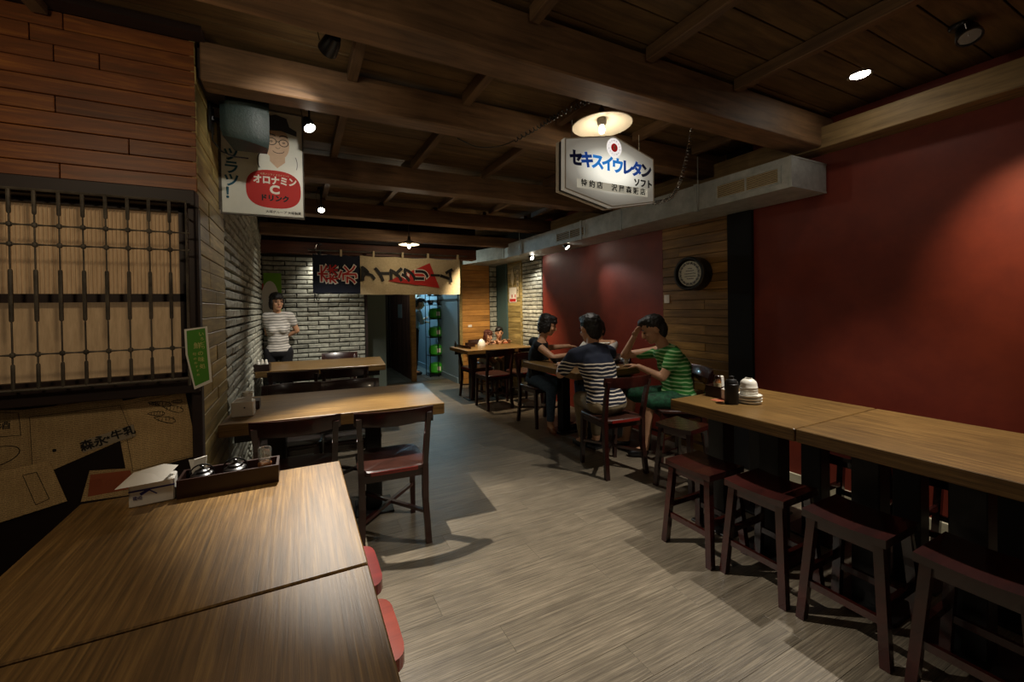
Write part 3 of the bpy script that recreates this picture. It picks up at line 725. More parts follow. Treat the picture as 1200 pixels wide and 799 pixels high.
part('tissue', MB().add([(-.085, -.05, .072), (.03, -.055, .074), (.062, .01, .095), (.02, .04, .098), (-.055, .035, .088), (0, 0, .084)],
     [(0, 1, 5), (1, 2, 5), (2, 3, 5), (3, 4, 5), (4, 0, 5)]), 'white', tp)
part('printed_bow', MB().box(-.056, .056, -.0362, -.0352, .048, .053).bar((-.01, -.0358, .05), (.012, -.0358, .032), .003, .001, (0, 1, 0)).bar((-.005, -.0358, .05), (-.028, -.0358, .038), .008, .001, (0, 1, 0)), 'violet', tp)
text('花の', .012, (-.035, -.0362, .028), FACE, 'violet', tp)
def napbox(x, y, rz, w, h, lab, d=.07):
    t = thing('napkin_box', lab, 'napkin box', (x, y, .75), rz)
    part('box', MB().box(-w/2, w/2, -d/2, d/2, 0, h, bev=.004), 'china', t)
    part('napkins', MB().add([(-w*.4, -d*.3, h), (w*.42, -d*.3, h), (w*.42, d*.3, h), (-w*.4, d*.3, h), (-w*.3, -d*.1, h+.012), (w*.38, 0, h+.026), (w*.3, d*.2, h+.02), (-w*.3, d*.1, h+.015)],
         [(0, 1, 2, 3), (4, 5, 6, 7), (0, 1, 5, 4), (1, 2, 6, 5), (2, 3, 7, 6), (3, 0, 4, 7)]), 'white', t)
    part('button', MB().lathe([(.004, 0), (.004, .003), (0, .003)], 10, M4=Matrix.Translation((w*.1, -d/2, h*.6)) @ Matrix.Rotation(R(90), 4, 'X')), 'black', t)
napbox(-.29, 2.66, R(-4), .11, .085, 'white napkin box on the second table against the plank corner')
cp = thing('tea_cup', 'small white cup behind the napkin box on the second table', 'cup', (-.285, 2.84, .80))
part('cup', MB().lathe([(.016, 0), (.026, .03), (.03, .052), (.027, .052), (.014, .006), (0, .006)], 20), 'china', cp)
bx = thing('condiment_caddy', 'small black caddy under the white cup on the second table', 'caddy', (-.28, 2.84, .75)); part('box', MB().box(-.06, .06, -.05, .05, 0, .05, bev=.003), 'tray', bx)
def caddy(x, y, rz, lab, s=1.0, bottle=True, z=.75, tall=.0):
    t = thing('condiment_caddy', lab, 'caddy', (x, y, z), rz)
    a, b, h = .07*s, .05*s, .07*s
    part('tray_base', MB().box(-a, a, -b, b, 0, .006), 'tray', t)
    for q in ((-a, a, -b, -b+.006), (-a, a, b-.006, b)): part('side_wall', MB().box(*q, .006, h), 'tray', t)
    for q in ((-a, -a+.006, -b+.006, b-.006), (a-.006, a, -b+.006, b-.006)): part('end_wall', MB().box(*q, .006, h), 'tray', t)
    return t
caddy(-.325, 4.52, R(-6), 'black caddy holding white pots on the third table', 1.0)
for i, (dx, dy) in enumerate(((-.035, 0), (0, .01), (.035, -.005))):
    t = thing('seasoning_pot', 'small white pot in the black caddy on the third table, %s of three' % ('leftmost', 'middle', 'rightmost')[i], 'pot', (-.325+dx, 4.52+dy, .756), 0, 'white pots in the third table caddy')
    part('body', MB().lathe([(.014, 0), (.018, .03), (.016, .075), (.010, .09)], 14), 'china', t); part('lid', MB().lathe([(.010, .09), (.012, .098), (.004, .108), (0, .11)], 14), 'china', t)
caddy(2.47, 1.70, R(4), 'dark condiment caddy with a labelled bottle by the far end of the bowls table', 1.0)
bt = thing('sauce_bottle', 'brown sauce bottle with pale label in the dark caddy', 'bottle', (2.455, 1.70, .756))
part('body', MB().lathe([(.020, 0), (.021, .006), (.021, .085), (.012, .10), (.012, .108)], 20), 'amber', bt)
part('bottle_label', MB().lathe([(.0215, .045), (.0215, .08)], 20, caps=False), 'linen', bt); part('cap', MB().lathe([(.016, .106), (.016, .124), (.012, .128), (0, .128)], 20), 'tray', bt)
nk2 = part('napkin', MB().prism([(-.012, 0), (.014, 0), (.006, .075), (-.016, .07)], 'y', -.006, .006), 'white', None, (2.515, 1.71, .80)); tag(nk2, 'white folded napkin standing in the caddy by the sauce bottle', 'napkin')
ch = thing('chopstick_holder', 'black lidded cylinder holder left of the stacked white bowls', 'holder', (2.335, 1.53, .75))
part('body', MB().lathe([(.036, 0), (.037, .004), (.037, .118), (.033, .122)], 28), 'black_wood', ch)
part('lid', MB().lathe([(.034, .122), (.034, .13), (.026, .145), (.012, .15), (.010, .158), (.014, .164), (0, .168)], 28), 'black_wood', ch)
def bowl_prof(r, h): return [(r*.45, 0), (r*.48, .004), (r*.8, h*.45), (r, h), (r*.96, h), (r*.74, h*.5), (r*.4, .008), (0, .008)]
for i in range(3):
    t = thing('plate', 'white plate in the stack beside the black holder, %s' % ('lowest of three', 'middle of three', 'topmost of three')[i], 'plate', (2.45, 1.50, .75+.017*i), 0, 'stack of white plates')
    part('plate', MB().lathe([(.05, 0), (.053, .003), (.066, .006), (.069, .016), (.066, .016), (.052, .006), (0, .006)], 32), 'china', t)
for i in range(4):
    t = thing('bowl', 'white upturned cup on the stack of plates, %s' % ('lowest of four', 'second from below', 'second from the top', 'topmost of four')[i], 'bowl', (2.45, 1.50, .800+.014*i), 0, 'upturned white cups on the plates')
    r = .046
    part('cup', MB().lathe([(r, 0), (r*1.03, .003), (r*.98, .006), (r*.96, .022), (r*.86, .036), (r*.62, .048), (r*.42, .052), (r*.42, .056), (r*.36, .056), (r*.36, .051), (r*.58, .045), (r*.8, .034), (r*.91, .02), (r*.94, 0)], 32), 'china', t)
nb = part('napkin', MB().box(-.04, .04, -.03, .03, 0, .075, bev=.01), 'white', None, (2.42, 1.60, .75)); tag(nb, 'white paper napkin pack behind the stacked cups', 'napkin')
rc = part('red_card', MB().box(-.05, .05, -.03, .03, 0, .002), 'red_paper', None, (2.36, 1.62, .75)); tag(rc, 'small red card lying on the table by the black holder', 'card')
# far table
caddy(2.36, 5.58, 0, 'black caddy on the amber-lit far table', .9)
sl = part('napkin_holder', MB().lathe([(.06, 0), (.062, .03), (.045, .075), (.02, .105), (0, .11)], 20), 'china', None, (2.56, 5.60, .75)); tag(sl, 'white rounded napkin holder on the far table', 'napkin holder')
bo = thing('soy_bottle', 'tiny dark bottle on the left corner of the far table', 'bottle', (2.16, 5.68, .75)); part('body', MB().lathe([(.018, 0), (.018, .05), (.008, .07), (.008, .09), (0, .092)], 12), 'glaze', bo)
# diners' table
def bowl(x, y, r, h, lab, mat='china', z=.75):
    tag(part('bowl', MB().lathe(bowl_prof(r, h), 28), mat, None, (x, y, z)), lab, 'bowl')
def plate(x, y, r, lab, z=.75): tag(part('plate', MB().lathe([(r*.6, 0), (r, .014), (r*.97, .016), (r*.6, .005), (0, .005)], 28), 'china', None, (x, y, z)), lab, 'plate')
plate(2.69, 2.91, .065, 'white plate on the table between the two striped-shirt men')
bowl(2.72, 3.06, .06, .06, 'white bowl standing on a black pot between the diners', z=.92)
pp_ = thing('hot_pot', 'black pot on a burner in the middle of the diners table', 'pot', (2.72, 3.06, .75)); part('pot', MB().lathe([(.08, 0), (.09, .02), (.09, .15), (.095, .155), (.06, .17), (0, .17)], 28), 'glaze', pp_); part('handle', MB().box(-.125, -.085, -.015, .015, .07, .085), 'glaze', pp_); part('handle', MB().box(.085, .125, -.015, .015, .07, .085), 'glaze', pp_)
bowl(2.47, 3.50, .075, .055, 'black bowl in front of the woman in black', 'glaze'); bowl(2.54, 3.36, .035, .05, 'small white cup beside the black bowl')
bowl(2.89, 3.10, .06, .05, 'black bowl near the green-shirted man', 'glaze')
cb = thing('spice_bottle', 'white bottle by the green-shirted man on the diners table', 'bottle', (2.90, 2.95, .75)); part('body', MB().lathe([(.022, 0), (.022, .07), (.012, .09), (.012, .10)], 16), 'china', cb); part('cap', MB().lathe([(.015, .10), (.015, .125), (0, .126)], 16), 'china', cb)

# ------------------------------------------------------------------ signs, poster, clock, speaker, lamps
ps = thing('enamel_poster', 'white enamel advertising sign with a hatted man and red oval, projecting from the plank wall', 'sign', (-.17, 2.75, 2.24))
part('plate', MB().box(-.215, .215, 0, .006, -.315, .315, bev=.002), 'poster', ps)
part('rim', MB().box(.215, .222, -.002, .01, -.318, .318).box(-.222, -.215, -.002, .01, -.318, .318).box(-.222, .222, -.002, .01, -.325, -.318).box(-.222, .222, -.002, .01, .318, .325), 'iron', ps)
def ell(cx, cz, rx, rz_, p=1.0, n=40): 
    return [(cx+rx*math.copysign(abs(math.cos(2*PI*k/n))**p, math.cos(2*PI*k/n)), cz+rz_*math.copysign(abs(math.sin(2*PI*k/n))**p, math.sin(2*PI*k/n))) for k in range(n)]
part('red_oval', MB().prism(ell(.055, -.155, .148, .115, .75), 'y', -.0012, 0), 'print_red', ps)
text('オロナミン', .055, (.062, -.002, -.105), FACE, 'print_white', ps, bold=.0022, sx=.86)
text('C', .07, (.058, -.002, -.160), FACE, 'print_white', ps, bold=.003, sx=1.1)
text('ドリンク', .040, (.058, -.002, -.212), FACE, 'print_black', ps, bold=.0022)
text('元気ハツラツ オロナミンC', .013, (.06, -.002, -.068), FACE, 'linen', ps)
text('大塚グループ 大塚製薬', .019, (.105, -.002, -.293), FACE, 'print_black', ps)
for ch_, z in (('ハ', .17), ('ツ', .02), ('ラ', -.055), ('ツ', -.13), ('！', -.205)): text(ch_, .082, (-.165, -.002, z+.0), FACE, 'print_teal', ps, bold=.002)
part('drawn_neck', MB().prism([(.035, .09), (.035, .015), (.075, -.025), (.118, .015), (.118, .09)], 'y', -.0010, 0), 'skin_pale', ps)
part('drawn_face', MB().prism(ell(.075, .125, .068, .095, .9), 'y', -.0016, 0), 'skin_pale', ps)
part('drawn_hat', MB().prism([(-.02, .19), (-.01, .235), (.0, .275), (.07, .30), (.13, .285), (.145, .235), (.185, .215), (.185, .185), (.1, .205), (.03, .20)], 'y', -.0022, 0), 'print_grey', ps)
ln = MB()
def ring(cx, cz, rx, rz_, t=.004, a0=0, a1=2*PI, n=18):
    for k in range(n):
        u, v = a0+(a1-a0)*k/n, a0+(a1-a0)*(k+1)/n
        ln.bar((cx+rx*math.cos(u), -.0024, cz+rz_*math.sin(u)), (cx+rx*math.cos(v), -.0024, cz+rz_*math.sin(v)), t, .0012, (0, 1, 0))
ring(.045, .135, .027, .021); ring(.112, .132, .025, .021); ln.bar((.072, -.0024, .137), (.087, -.0024, .137), .004, .0012, (0, 1, 0))
ring(.045, .16, .026, .018, .006, R(30), R(150), 8); ring(.112, .158, .026, .018, .006, R(30), R(150), 8)
ring(.082, .085, .032, .018, .003, R(200), R(350), 10); ring(.08, .105, .012, .01, .002, R(180), R(360), 8)
ring(.045, .135, .006, .004, .003); ring(.112, .133, .006, .004, .003)
ring(-.0, .01, .03, .055, .005, R(120), R(230), 8); ring(.165, .01, .02, .05, .003, R(-40), R(60), 8)
part('drawn_lines', ln, 'print_black', ps)
part('mounting_arm', MB().box(-.232, -.222, -.002, .012, -.3, .3), 'iron', ps)
# speaker
sp = thing('wall_speaker', 'black box loudspeaker on a wall bracket in front of the enamel sign', 'speaker', (-.225, 2.46, 2.385), R(-4))
vs = []; N = 10
sb = MB()
for z, kx, dy in ((-.155, .93, .02), (-.12, 1, 0), (.10, 1, 0), (.155, .88, .02)):
    for i in range(N+1):
        u = -1+2*i/N; vs.append((u*.112*kx, -.08+.03*u*u+dy, z-.02*u*(1 if z < 0 else 1)))
    vs += [(.085*kx, .11, z), (-.085*kx, .11, z)]
n = N+3
sb.add(vs, [tuple(range(n)), tuple(range(4*n-1, 3*n-1, -1))]+[(j*n+i, j*n+(i+1) % n, (j+1)*n+(i+1) % n, (j+1)*n+i) for j in range(3) for i in range(n)], True)
M['speaker_grille'] = mottled('speaker_grille', '1c2a28', '2a3a38', 90, .45, 0, .6)
part('cabinet', sb, 'speaker_grille', sp)
part('bracket', MB().box(-.165, -.155, -.03, .04, -.11, .11).bar((-.16, 0, .03), (-.10, .03, .03), .02).bar((-.16, 0, -.04), (-.10, .03, -.04), .02), 'black', sp)
part('cable', MB().tube([(-.15, -.03, -.10), (-.145, -.05, -.17), (-.11, -.05, -.22), (-.06, -.03, -.235), (.0, .02, -.22)], .004, 6), 'black', sp)
part('logo_bar', MB().box(-.02, -.014, -.0815, -.0795, .06, .09), 'steel', sp)
# backlit hexagonal sign
sg = thing('hexagonal_sign', 'backlit white hexagonal hanging sign with blue lettering below the big beam', 'sign', (1.635, 1.75, 2.11))
hexp = [(-.33, .135), (.015, .205), (.325, .115), (.325, -.145), (-.005, -.205), (-.335, -.135)]
part('light_panel', MB().prism(hexp, 'y', 0, .03), 'sign', sg)
part('core', MB().prism([(x*.985, z*.98) for x, z in hexp], 'y', .031, .055), 'black', sg)
part('back_panel', MB().prism(hexp, 'y', .056, .078), 'enamel', sg)
part('border', (lambda m: [m.bar((p[0]*.985, -.001, p[1]*.98), (q[0]*.985, -.001, q[1]*.98), .006, .003, (0, 1, 0)) for p, q in zip(hexp, hexp[1:]+hexp[:1])] and m)(MB()), 'enamel', sg)
for i, c_ in enumerate('セキスイウレタン'):
    text(c_, .090, (-.255+.0735*i, -.002, .033-.004*(i > 3)), FACE, ('blue_dark', 'blue_mid', 'blue_light')[(0, 1, 2, 2, 2, 1, 1, 0)[i]], sg, bold=.0045)
text('ソフト', .05, (.235, -.002, -.045), FACE, 'print_black', sg, bold=.0022)
part('address_plate', MB().box(-.25, .27, -.0015, 0, -.118, -.072), 'sign_plate', sg)
for i, c_ in enumerate('特約店'): text(c_, .042, (-.205+.055*i, -.003, -.093), FACE, 'print_black', sg, bold=.0006)
for i, c_ in enumerate('沢屋森販店'): text(c_, .042, (.01+.055*i, -.003, -.095), FACE, 'print_black', sg, bold=.0006)
part('emblem', MB().prism(ell(.015, .135, .024, .024), 'y', -.0025, 0), 'lit_red', sg)
text('S', .03, (.015, -.0035, .135), FACE, 'print_white', sg, bold=.001)
part('emblem_ring', MB().prism(ell(.015, .135, .054, .054), 'y', -.0015, 0), 'sign_white', sg)
for k in range(14):
    a = R(90-k*360/14); text('セキスイウレタンソフト・SEKI'[k], .011, (.015+.04*math.cos(a), -.002, .135+.04*math.sin(a)), (R(90), a-R(90) if False else 0, 0), 'print_grey', sg)
for x in (-.25, .25): part('hanger', MB().tube([(x, .04, .11 if x > 0 else .15), (x, .04, .262)], .003, 6), 'iron', sg)
# enamel lamps
def enamel_lamp(loc, r, lab, power, top):
    t = thing('enamel_lamp', lab, 'lamp', loc)
    part('shade', MB().lathe([(.022, .05), (.04, .045), (r*.75, .012), (r, 0), (r*.98, -.003), (r*.74, .007), (.038, .038), (.02, .043)], 36), 'enamel', t)
    part('socket', MB().lathe([(.018, .0), (.026, .008), (.028, .03), (.02, .06), (.016, .1), (0, .1)], 20), 'iron', t)
    part('bulb', MB().lathe([(0, -.05), (.012, -.046), (.018, -.032), (.016, -.015), (.012, 0), (0, 0)], 16), 'bulb', t)
    part('stem', MB().tube([(0, 0, .098), (0, 0, top)], .006, 6), 'iron', t)
    l = point('enamel_lamp_light', (loc[0], loc[1], loc[2]-.09), power, .02, (1, .82, .58)); return t
enamel_lamp((1.66, 1.86, 2.42), .175, 'white enamel disc lamp with bare bulb above the hexagonal sign', 1.6, .17)
enamel_lamp((1.27, 4.90, 2.14), .13, 'white enamel disc lamp in front of the banner at the far end', 4, .42)
# ceiling downlight and spots
dl = thing('downlight', 'lit round recessed downlight in the ceiling above the right tables', 'light', (2.84, 1.12, 2.60))
part('ring', MB().lathe([(.04, 0), (.055, -.004), (.055, .004), (.04, .004), (.04, 0)], 28, caps=False), 'steel', dl); part('lens', MB().lathe([(.0, -.002), (.042, -.002), (.042, .002), (0, .002)], 28), 'spot_face', dl)
def spotlamp(loc, aim, lab, lit, ceil=2.6, s=1.0):
    t = thing('spotlight', lab, 'light', loc)
    d = (Vector(aim)-Vector(loc)).normalized(); Q = d.to_track_quat('Z', 'Y').to_matrix().to_4x4()
    part('head', MB().lathe([(.0, -.065*s), (.022*s, -.062*s), (.03*s, -.04*s), (.036*s, 0), (.036*s, .008*s), (.031*s, .008*s), (.028*s, 0), (0, -.005)], 20, M4=Q), 'black', t)
    part('lens', MB().lathe([(0, .001), (.029*s, .001), (.029*s, .004), (0, .004)], 20, M4=Q), 'spot_face' if lit else 'steel', t)
    part('yoke', MB().tube([(0, 0, -.0)]+[Vector((0, .02, .04)), Vector((0, .03, ceil-loc[2]))], .006, 6), 'black', t)
    part('base_plate', MB().lathe([(.03, ceil-loc[2]-.02), (.035, ceil-loc[2]-.012), (.035, ceil-loc[2]-.001)], 16, (0, .03, 0)), 'black', t)
    part('wire', MB().tube([(-.02, 0, ceil-loc[2]-.0), (-.05, 0, (ceil-loc[2])*.6), (-.03, 0, .02), (-.01, 0, .0)], .0025, 6), 'steel', t)
spotlamp((.08, 2.47, 2.38), (.5, 1.9, 1.2), 'bright ceiling spotlight just right of the enamel poster', True)
spotlamp((.27, 5.56, 2.05), (.30, 5.75, 1.6), 'small spotlight behind the navy banner turned to the back brick wall', True, 2.2, .7)
spotlamp((.24, 4.42, 2.37), (.2, 3.6, 1.5), 'small lit spotlight below the rear beams near the poster corner', True)
spotlamp((.135, 1.78, 2.43), (-.22, 2.75, 2.12), 'black ceiling spotlight with a loop of wire, turned away towards the enamel poster', True, s=1.1)
spotlamp((2.75, .70, 2.53), (2.4, .5, 1.9), 'unlit black ceiling spotlight at the upper right', False, s=1.2)
spotlamp((3.13, 5.02, 2.06), (3.2, 4.6, 1.7), 'small lit spotlight under the duct at the brick pillar', True, 2.09)
spotlamp((2.35, 3.05, 2.37), (2.55, 3.1, .7), 'small black spotlight added over the diners table for the fill light', False, 2.6, .7)  # made-up lamp body to go with the diners' fill
spotlamp((2.98, 3.97, 2.06), (3.25, 3.4, 1.3), 'spotlight under the duct aimed at the far red wall', True, 2.09)
# spring chain and black cable
def catmull(P, n):
    P = [Vector(p) for p in P]; P = [P[0]*2-P[1]]+P+[P[-1]*2-P[-2]]; out = []
    for i in range(1, len(P)-2):
        for k in range(n):
            t = k/n; a, b, c, d = P[i-1:i+3]
            out.append(.5*((2*b)+(c-a)*t+(2*a-5*b+4*c-d)*t*t+(3*b-a-3*c+d)*t**3))
    return out+[P[-2]]
def coil(P, n, turns, r, th, upto=1.0):
    base = catmull(P, n); m = MB(); pts = []; N_ = len(base)-1
    for i, c in enumerate(base):
        d = (base[min(i+1, N_)]-base[max(i-1, 0)]).normalized(); u = d.cross(Vector((0, 0, 1))); u = (u if u.length > .1 else d.cross(Vector((1, 0, 0)))).normalized(); v = d.cross(u)
        a = i/N_*2*PI*turns; q = r if i/N_ < upto else 0
        pts.append(c+(u*math.cos(a)+v*math.sin(a))*q)
    return m.tube(pts, th, 5)
tag(part('spring_cord', coil([(2.51, 1.9, 2.60), (2.45, 1.9, 2.38), (2.37, 1.9, 2.17), (2.27, 1.9, 2.06), (2.06, 1.85, 1.99)], 110, 38, .011, .0032), 'steel', None), 'curly steel spring cord hanging from the ceiling right of the sign', 'cord')
tag(part('coiled_cable', coil([(1.62, 1.74, 2.50), (1.45, 1.70, 2.45), (1.32, 1.82, 2.40), (1.24, 1.96, 2.36), (1.16, 2.17, 2.34), (1.04, 2.28, 2.35), (.9, 2.28, 2.38)], 80, 44, .011, .0035, .6), 'black', None), 'black coiled cable looping from the lamp along the ceiling', 'cable')
# loops above the lamp
tag(part('lamp_hook', MB().tube([(0, 0, 0), (.01, 0, .03), (-.01, 0, .06), (-.03, 0, .05), (-.03, 0, .02), (-.01, 0, .0)], .004, 6).tube([(0, .01, 0), (.02, .01, .02), (.015, .01, .05)], .004, 6), 'iron', None, (1.655, 1.75, 2.49)), 'twisted iron hook above the enamel disc lamp', 'hook')
# round wall clock / barrel lid
ck = thing('round_plaque', 'round black-rimmed plaque with printed cream dial on the plank wall', 'plaque', (XR-.02, 2.46, 1.62))
Q = Matrix.Rotation(R(-90), 4, 'Y')
part('rim', MB().lathe([(.15, 0), (.15, .11), (.142, .118), (.130, .118), (.122, .10), (.122, .02), (0, .02)], 40, M4=Q), 'black', ck)
part('rim_edge', MB().lathe([(.1515, .104), (.1515, .112), (.149, .114), (.1495, .104), (.1515, .104)], 40, M4=Q, caps=False), 'iron', ck)
part('dial', MB().lathe([(.112, .02), (.112, .098), (0, .098)], 40, M4=Q), 'poster', ck)
rt = (R(90), 0, R(-90))
for k in range(26):
    a = 2*PI*k/26
    text('IROHANIHOHETOCHIRINURUOWAK'[k], .02, (-.0995, -.092*math.cos(a+PI/2)*-1, .092*math.sin(a+PI/2)), rt, 'print_black', ck) if False else None
tk = MB()
for k in range(48):
    a = 2*PI*k/48; r0, r1 = (.082, .102) if k % 2 else (.086, .106)
    tk.bar((-.0990, r0*math.cos(a), r0*math.sin(a)), (-.0990, r1*math.cos(a), r1*math.sin(a)), .005+.003*(k % 3), .001, (1, 0, 0))
for z, wd in ((.045, .05), (.025, .09), (.0, .12), (-.025, .12), (-.045, .08)):
    for q in range(int(wd/.014)):
        u = -wd/2+q*.014; tk.bar((-.0990, u, z), (-.0990, u+.009, z+random.uniform(-.004, .004)), .008, .001, (1, 0, 0))
part('dial_print', tk, 'print_grey', ck)
sw = part('wall_switch', MB().box(-.008, 0, -.03, .03, -.04, .04, bev=.002).box(-.010, -.008, -.012, .012, -.02, .02), 'china', None, (XR-.001, 2.80, 1.40)); tag(sw, 'small cream wall switch plate on the planks left of the plaque', 'switch')
tag(part('wall_switch', MB().box(-.035, .035, -.008, 0, -.02, .02, bev=.002).box(-.012, .012, -.010, -.008, -.01, .01), 'white', None, (2.74, 6.476, 1.02)), 'small white wall switch on the far plank wall', 'switch')
# hanging banner
bn = thing('fabric_banner', 'hanging cloth banner, navy left part and cream right part with sideways lettering', 'banner', (1.18, 5.45, 2.06))
def cloth(x0, x1, z0, z1, n=24):
    m = MB(); vs = []; 
    for i in range(n+1):
        x = x0+(x1-x0)*i/n; yy = .006*math.sin(x*9)+.004*math.sin(x*23)
        sag = -.012*abs(math.sin((x-x0)/(x1-x0)*PI*3))
        vs += [(x, yy, z1+sag), (x, yy*1.5+.003, z0+.4*sag), (x, yy*1.5+.006, z0+.4*sag), (x, yy+.003, z1+sag)]
    fs = [(i*4+k, i*4+(k+1) % 4, (i+1)*4+(k+1) % 4, (i+1)*4+k) for i in range(n) for k in range(4)]+[(0, 1, 2, 3), (n*4+3, n*4+2, n*4+1, n*4)]
    return m.add(vs, fs, True)
part('navy_cloth', cloth(-1.0, -.425, -.50, -.01), 'navy', bn, label='navy left part'); part('cream_cloth', cloth(-.425, .98, -.52, -.01), 'linen', bn, label='cream right part')
part('rod', MB().tube([(-1.05, .01, .04), (1.1, .01, .04)], .01, 8), 'iron', bn)
for x in (-.9, -.2, .5, 1.0): part('bracket', MB().box(x-.008, x+.008, .01, .162, .032, .048), 'iron', bn)
for x in (-.66, -.25, .14, .5, .95): part('tie', MB().box(x-.012, x+.012, -.012, .022, -.03, .055), 'linen', bn)
part('red_triangle', MB().prism([(-.07, -.34), (.52, -.08), (.66, -.43)], 'y', -.014, -.012), 'print_red', bn)
ROT = (R(90), R(-90), 0)   # characters turned a quarter anticlockwise
for i, c_ in enumerate('森永'):
    text(c_, .25, (-.80+.235*i, -.0135, -.26), ROT, 'print_white', bn, bold=.013, extrude=.0004)
    text(c_, .25, (-.80+.235*i, -.0155, -.26), ROT, 'print_red', bn, bold=.002, extrude=.0004)
for i, c_ in enumerate('アイスクリーム'):
    if 2 < i < 5: text(c_, .215, (-.315+.183*i, -.0150, -.25), ROT, 'print_white', bn, bold=.02, extrude=.0004)
    if c_ == 'ー':
        part('lettering', MB().box(-.07, .07, -.0172, -.0164, -.016, .016), 'print_black', bn, (-.315+.183*i, 0, -.25)); continue
    text(c_, .215, (-.315+.183*i, -.0168, -.25), ROT, 'print_black', bn, bold=.011, extrude=.0004)
part('cord', MB().tube([(-.98, .0, -.50), (-.96, -.01, -.58), (-.94, 0, -.60), (-.92, 0, -.56)], .006, 6).tube([(-.98, 0, -.5), (-.99, 0, -.62)], .006, 6), 'black', bn)
# green and white round poster on the back wall
gp = thing('lime_poster', 'lime green and white poster on the back brick wall behind the standing woman', 'poster', (-.28, YB-.022, 1.55))
part('sheet', MB().box(-.10, .10, 0, .004, -.30, .27), 'lime', gp)
part('white_oval', MB().prism(ell(-.03, -.08, .10, .25), 'y', -.002, 0), 'print_white', gp)
part('red_strip', MB().box(-.118, -.10, -.001, .004, -.08, .14), 'print_red', gp)
# far poster on the plank strip
fp = thing('menu_poster', 'brown menu sheets with a calendar page on the far plank strip', 'poster', (XR-.012, 5.9, 1.6))
part('diamond_card', MB().prism([(-.07, .22), (.0, .07), (.06, .22), (.0, .40)], 'x', -.003, .0), 'linen', fp)
part('calendar', MB().box(-.003, 0, -.13, .12, -.18, .07), 'print_white', fp)
part('red_squares', MB().box(-.0045, -.003, -.11, .1, -.17, -.12).box(-.0045, -.003, -.11, -.08, -.1, -.05).box(-.0045, -.003, .0, .03, -.1, -.05), 'print_red', fp)
part('vertical_strip', MB().box(-.003, 0, -.21, -.14, -.1, .35), 'linen', fp)
for i, c_ in enumerate('お品書き'): text(c_, .07, (-.0042, -.175, .30-.1*i), (R(90), 0, R(-90)), 'print_black', fp)

# ------------------------------------------------------------------ kitchen glimpse
rk = thing('basket_rack', 'black wire rack with a centre pole in the kitchen doorway', 'rack', (2.48, 7.62, 0))
part('pole', MB().tube([(0, -.16, 0), (0, -.16, 1.75)], .008, 8), 'black', rk)
for sx in (-1, 1):
    for sy in (-1, 1): part('post', MB().tube([(sx*.16, sy*.14, 0), (sx*.16, sy*.14, 1.75)], .008, 6), 'black', rk)
for z in (.06, .42, .78, 1.14, 1.42, 1.6): part('shelf', MB().box(-.16, .16, -.14, .14, z-.02, z-.008), 'black', rk)
for i, z in enumerate((.06, .42, .78, 1.14)):
    t = thing('green_basket', 'round green tub on the kitchen rack, %s' % ('lowest of four', 'second from the bottom', 'second from the top', 'topmost of four')[i], 'tub', (2.48, 7.62, z-.008), 0, 'green tubs on the kitchen rack')
    part('tub', MB().lathe([(.10, 0), (.135, .03), (.14, .12), (.12, .19), (.05, .21), (0, .21)], 24), 'green', t)
    part('tub_label', MB().box(-.02, .05, -.143, -.139, .06, .14), 'print_white', t)
kr = random.Random(2)
for i, (x, z, w_) in enumerate(((2.38, 1.412, .12), (2.55, 1.412, .1), (2.36, 1.592, .1), (2.5, 1.592, .14))):
    tag(part('steel_pan', MB().lathe([(w_*.35, 0), (w_*.5, .05), (w_*.52, .09), (w_*.48, .09), (w_*.3, .01), (0, .01)], 16), 'steel', None, (x, 7.6, z)), 'steel pan on the kitchen rack, %s' % ('left on the lower of the two top shelves', 'right on the lower of the two top shelves', 'left on the topmost shelf', 'right on the topmost shelf')[i], 'pan', 'steel pans on the kitchen rack')

ks = thing('kitchen_shelf', 'steel wall shelf with crockery deep in the kitchen', 'shelf', (2.24, 9.05, 1.3))
for z in (0, .28, .56): part('shelf_board', MB().box(-.3, .3, -.14, .14, z-.02, z), 'steel', ks)
for x in (-.3, .29): part('side_panel', MB().box(x, x+.01, -.14, .14, -.05, .62), 'steel', ks)
for i in range(9):
    x, z = -.2+.2*(i % 3), .28*(i//3)
    if i % 2: m_ = MB().lathe([(.05, 0), (.08, .06), (.085, .12), (.078, .12), (.045, .01), (0, .01)], 16)
    else: m_ = MB().box(-.075, .075, -.08, .08, 0, .15, bev=.01)
    tag(part(('storage_box', 'mixing_bowl')[i % 2], m_, 'china', None, (2.24+x, 9.04, 1.3+z)), 'white %s on the %s kitchen shelf, %s' % (('storage box', 'mixing bowl')[i % 2], ('lowest', 'middle', 'top')[i//3], ('left', 'centre', 'right')[i % 3]), 'container', 'crockery on the kitchen shelf')

